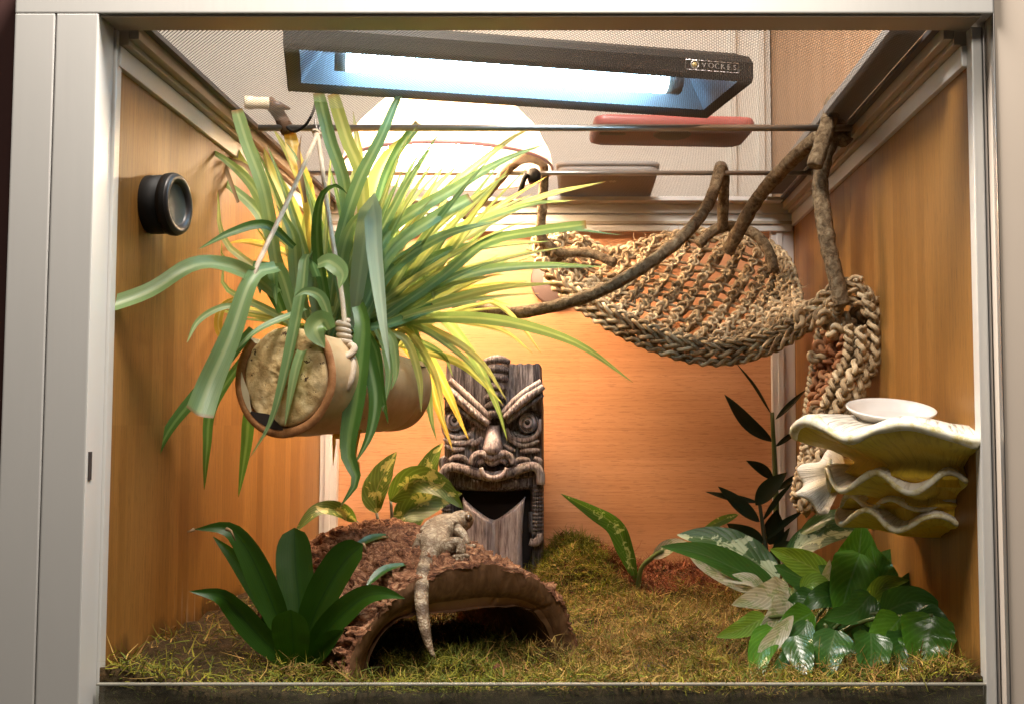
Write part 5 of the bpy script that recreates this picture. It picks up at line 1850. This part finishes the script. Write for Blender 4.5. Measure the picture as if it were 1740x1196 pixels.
# ================================================================== BROAD LEAF PLANT (front right)
po = thing('broad_leaf_plant', 'bushy broad leaved green plant in the front right corner', 'plant', at(1440, 1140, .12))
for px, Y0, Y1, w, shp, mt in [
    ([(1445, 1005), (1458, 950), (1465, 887)], .20, .19, 98, 'heart', ML_POT),
    ([(1462, 940), (1440, 1000), (1425, 1065)], .18, .13, 84, 'heart', ML_POT),
    ([(1415, 985), (1370, 958), (1308, 932)], .23, .22, 46, 'ovate', ML_LIME),
    ([(1420, 1000), (1370, 985), (1315, 960)], .235, .24, 48, 'ovate', ML_DARKG),
    ([(1342, 1000), (1310, 1012), (1243, 1027)], .18, .15, 58, 'heart', ML_PALE),
    ([(1345, 1015), (1325, 1045), (1290, 1072)], .165, .13, 60, 'heart', ML_PALE),
    ([(1300, 1048), (1260, 1068), (1217, 1082)], .14, .12, 40, 'heart', ML_LIME),
    ([(1312, 1065), (1292, 1110), (1282, 1175)], .09, .04, 54, 'heart', ML_POT),
    ([(1348, 1045), (1322, 1080), (1298, 1108), (1302, 1142)], .08, .06, 30, 'lance', ML_PALE),
    ([(1372, 1055), (1350, 1105), (1306, 1148)], .085, .05, 44, 'heart', ML_DARKG),
    ([(1585, 1045), (1575, 1095), (1572, 1150)], .07, .05, 104, 'heart', ML_POT),
    ([(1500, 1040), (1555, 1022), (1612, 1050)], .11, .09, 66, 'heart', ML_DARKG),
    ([(1480, 1010), (1450, 1040), (1400, 1052)], .12, .10, 54, 'heart', ML_DARKG),
    ([(1470, 1045), (1500, 995), (1545, 985)], .13, .12, 34, 'lance', ML_LIME),
    ([(1398, 1020), (1404, 985), (1410, 950)], .17, .17, 20, 'lance', ML_PALE),
    ([(1525, 1015), (1530, 970), (1532, 930)], .24, .25, 60, 'heart', ML_DARKG),
    ([(1400, 1060), (1395, 1110), (1380, 1150)], .12, .10, 56, 'heart', ML_DARKG),
    ([(1460, 1060), (1470, 1110), (1480, 1150)], .13, .11, 60, 'heart', ML_DARKG),
    ([(1440, 1080), (1420, 1120), (1430, 1150)], .10, .08, 50, 'heart', ML_DARKG),
    ([(1520, 1070), (1510, 1110), (1520, 1150)], .14, .12, 60, 'heart', ML_DARKG),
    ([(1385, 1010), (1350, 1030), (1335, 1055)], .16, .16, 44, 'heart', ML_DARKG),
    ([(1440, 1040), (1400, 1070), (1360, 1090)], .13, .11, 44, 'heart', ML_DARKG),
    ([(1360, 1000), (1385, 990), (1420, 1010)], .17, .16, 34, 'ovate', ML_LIME),
    ([(1500, 1000), (1488, 960), (1480, 925)], .17, .18, 66, 'heart', ML_POT),
    ([(1450, 1020), (1420, 985), (1390, 960)], .19, .20, 60, 'heart', ML_DARKG),
    ([(1510, 1030), (1540, 1000), (1560, 965)], .16, .17, 54, 'heart', ML_DARKG),
    ([(1530, 1050), (1500, 1085), (1468, 1120)], .08, .06, 74, 'heart', ML_POT),
    ([(1420, 1070), (1408, 1115), (1402, 1158)], .07, .035, 70, 'heart', ML_DARKG),
    ([(1480, 1075), (1480, 1120), (1470, 1165)], .065, .03, 72, 'heart', ML_DARKG),
    ([(1545, 1075), (1530, 1115), (1528, 1160)], .075, .045, 70, 'heart', ML_DARKG),
    ([(1350, 1080), (1362, 1120), (1372, 1165)], .06, .03, 56, 'heart', ML_DARKG),
    ([(1380, 1040), (1345, 1062), (1318, 1100)], .12, .10, 54, 'heart', ML_POT),
    ([(1460, 1030), (1490, 1050), (1530, 1062)], .12, .10, 56, 'heart', ML_POT),
    ([(1560, 1040), (1590, 1060), (1622, 1100)], .08, .06, 54, 'heart', ML_DARKG),
    ([(1430, 1010), (1395, 1015), (1362, 1035)], .16, .15, 50, 'heart', ML_DARKG),
    ([(1490, 970), (1520, 950), (1556, 938)], .22, .22, 48, 'heart', ML_DARKG),
]:
    leafpx(po, mt, px, Y0, Y1, w, shp, nseg=20, nx=4, fold=.22, wave=.16, nrm=V((rnd.uniform(-.3, .3), -1, rnd.uniform(.1, .7))))
for x, y, Y in ((1445, 1005, .2), (1415, 985, .23), (1342, 1000, .18), (1300, 1048, .14), (1585, 1045, .07), (1500, 1040, .11), (1470, 1045, .13), (1525, 1015, .24), (1372, 1055, .085), (1400, 1060, .12)):
    a = at(x, y, Y)
    b = V((0.19 + rnd.uniform(-.02, .02), 0.13 + rnd.uniform(-.02, .03), -0.183))
    MB().tube(cat([b, b.lerp(a, .5) + V((0, 0, .012)), a], 12), .0016, 7).build('stem', M_STEM, po)

# dark bark chip in the front moss
bc = at(1103, 1121, .085)
chip = MB()
chip.lathe([(0.0, 0.002), (0.004, 0.003), (0.009, 0.0015), (0.0135, 0.004), (0.015, 0.0025), (0.0145, 0.0)], (bc.x, bc.y, gz(bc.x, bc.y) + 0.004), (0, 0, 1), 24)
o = chip.build('bark_chip', M_DARK)
tag(o, 'small dark hollow bark piece lying in the front moss', 'bark')
o.scale = (1, 1, 1)

# ================================================================== FUNGUS LEDGE on the right wall
fl = thing('fungus_ledge', 'white and yellow bracket fungus ledge with ruffled tiers on the right wall', 'ledge', (XR, 0.08, -0.08))


def lip_mat():
    m = M('fungus_lip', 0.5, 0, coat=0.15)
    n = m.noise(m.coord('Object', (120, 120, 120)), 1.0, 4, 0.7)
    m.base(m.ramp(n, [(0.35, (0.60, 0.50, 0.20)), (0.5, (0.80, 0.75, 0.55)), (0.7, (0.84, 0.81, 0.72))]))
    m.bump(n, 0.4, 0.001)
    return m.m


M_LIP = lip_mat()


def shelf(name, Yc, z, Rx, Ry, drop, stem, th_, waves, seed, tilt=0.0, top=None, a0=-90, a1=90, xw=XR, amp=0.004):
    NA = 120
    top = top or M_SHT

    def rim(a):
        k = 1 + 0.06 * noise.noise(V((math.cos(a) * 2.2 + seed, math.sin(a) * 2.2, seed))) + 0.025 * math.sin(a * waves + seed)
        return Rx * k, Ry * k, amp * math.sin(a * waves * 1.3 + seed * 2) + amp * 0.9 * noise.noise(V((a * 2.4, seed, 1)))

    angs = [math.radians(a0 + (a1 - a0) * i / NA) for i in range(NA + 1)]

    def ringp(f, zo, wv):
        row = []
        for a in angs:
            rx, ry, zz_ = rim(a)
            row.append(V((xw - math.cos(a) * rx * f, Yc + math.sin(a) * ry * f, z + zo + zz_ * wv + tilt * math.cos(a) * f * Rx)))
        return row

    tp_ = [ringp(f, zo, wv) for f, zo, wv in ((0.02, 0.001, 0), (0.3, 0.002, .1), (0.55, 0.0035, .3), (0.75, 0.004, .55), (0.9, 0.0025, .85), (0.97, 0.0005, 1), (1.0, -th_ * 0.45, 1))]
    n_ = len(tp_)
    uvs = [(i / NA, [0, .25, .5, .72, .9, .98, 1][k]) for k in range(n_) for i in range(NA + 1)]
    t_ = MB().grid(tp_, uvs).build(name + '_top', top, fl)
    un = [ringp(f, zo, wv) for f, zo, wv in ((1.0, -th_ * 0.45, 1), (0.985, -th_, 1), (0.9, -th_ * 1.2 - drop * 0.08, .8), (0.75, -th_ - drop * 0.3, .5), (0.58, -th_ - drop * 0.62, .25), (stem + 0.05, -th_ - drop * 0.9, .1), (stem, -th_ - drop, 0), (stem * .9, -th_ - drop * 1.15, 0))]
    uv2 = [(i / NA, [1, .95, .85, .6, .4, .2, .05, 0][k]) for k in range(len(un)) for i in range(NA + 1)]
    MB().grid(un, uv2).build(name + '_underside', M_SHU, fl)
    lipr = [th_ * (0.50 + 0.22 * noise.noise(V((i * 0.13, seed, 2)))) for i in range(NA + 1)]
    lp = ringp(0.985, -th_ * 0.5, 1)
    MB().tube(lp, lipr, 10, jit=0.2, seed=seed).build(name + '_lip', M_LIP, fl)


shelf('tier', 0.075, -0.001, 0.106, 0.077, 0.030, 0.62, 0.0085, 5, 1.3, tilt=0.02, amp=0.0055)
shelf('tier', 0.090, -0.038, 0.084, 0.070, 0.017, 0.6, 0.0045, 7, 4.1, top=M_SHW, amp=0.0075)
shelf('tier', 0.105, -0.056, 0.066, 0.058, 0.011, 0.55, 0.004, 7, 7.7, top=M_SHW, amp=0.005)
shelf('tier', 0.108, -0.069, 0.072, 0.064, 0.010, 0.4, 0.004, 6, 2.9, top=M_SHW, amp=0.005)
# bulky core that the tiers grow from
rws_, uv_ = [], []
for k in range(13):
    t = k / 12
    z_ = -0.018 - 0.066 * t
    R_c = 0.060 * (1 - 0.35 * t ** 2) * (1 - 0.9 * max(0, (t - 0.85) / 0.15) ** 2)
    row = []
    for i in range(41):
        a = math.radians(-90 + 180 * i / 40)
        q = 1 + 0.10 * noise.noise(V((math.cos(a) * 3, math.sin(a) * 3, t * 4))) + 0.03 * math.sin(a * 9 + t * 5)
        row.append(V((XR - math.cos(a) * R_c * q, 0.098 + math.sin(a) * R_c * 0.92 * q, z_)))
        uv_.append((i / 40, 0.35))
    rws_.append(row)
MB().grid(rws_, uv_).build('core', M_SHU, fl)
# pale fan on the far side
rws, uvs = [], []
fc = at(1442, 812, .10)
FNN = V((-.6, -.55, .58)).normalized()
FE2 = (V((0, 0, 1)) - FNN * FNN.z).normalized()
FE1 = FE2.cross(FNN)
for k in range(9):
    f = k / 8
    row = []
    for i in range(31):
        a = math.radians(118 + 140 * i / 30)
        rr = 0.036 * f * (1 + 0.07 * math.sin(a * 9) * f)
        row.append(fc + FE1 * (math.cos(a) * rr * 1.4) + FE2 * (math.sin(a) * rr * 0.9 + 0.004) + FNN * (0.0035 * math.sin(a * 7) * f - 0.006 * f * f))
        uvs.append((i / 30, f))
    rws.append(row)
for k in range(3):
    f = 1.0 - 0.25 * k
    rws.append([p.lerp(fc, 0.0 + 0.22 * k) + V((0, 0.006 + 0.002 * k, -0.001)) for p in rws[8]])
    uvs += [(i / 30, 1.0 - .1 * k) for i in range(31)]
MB().grid(rws, uvs).build('fan', M_SHW, fl, label='pale fan shaped lobe on the left of the ledge')
# dish
dc_ = at(1514, 696, .058)
ds = thing('dish', 'shallow white dish standing on top of the fungus ledge', 'dish', dc_)
MB().lathe([(0.0, -0.0085), (0.022, -0.0085), (0.0245, -0.007), (0.0300, -0.0015), (0.0322, 0.0), (0.0326, 0.0012), (0.0315, 0.0016), (0.029, -0.0008), (0.0235, -0.0052), (0.021, -0.0062), (0.0, -0.0066)], dc_, V((0.02, -0.26, 1)), 48).build('bowl', M_CERAMIC, ds)

print('objects', len(bpy.data.objects), 'tris', sum(len(o.data.polygons) * 2 for o in bpy.data.objects if o.type == 'MESH'))
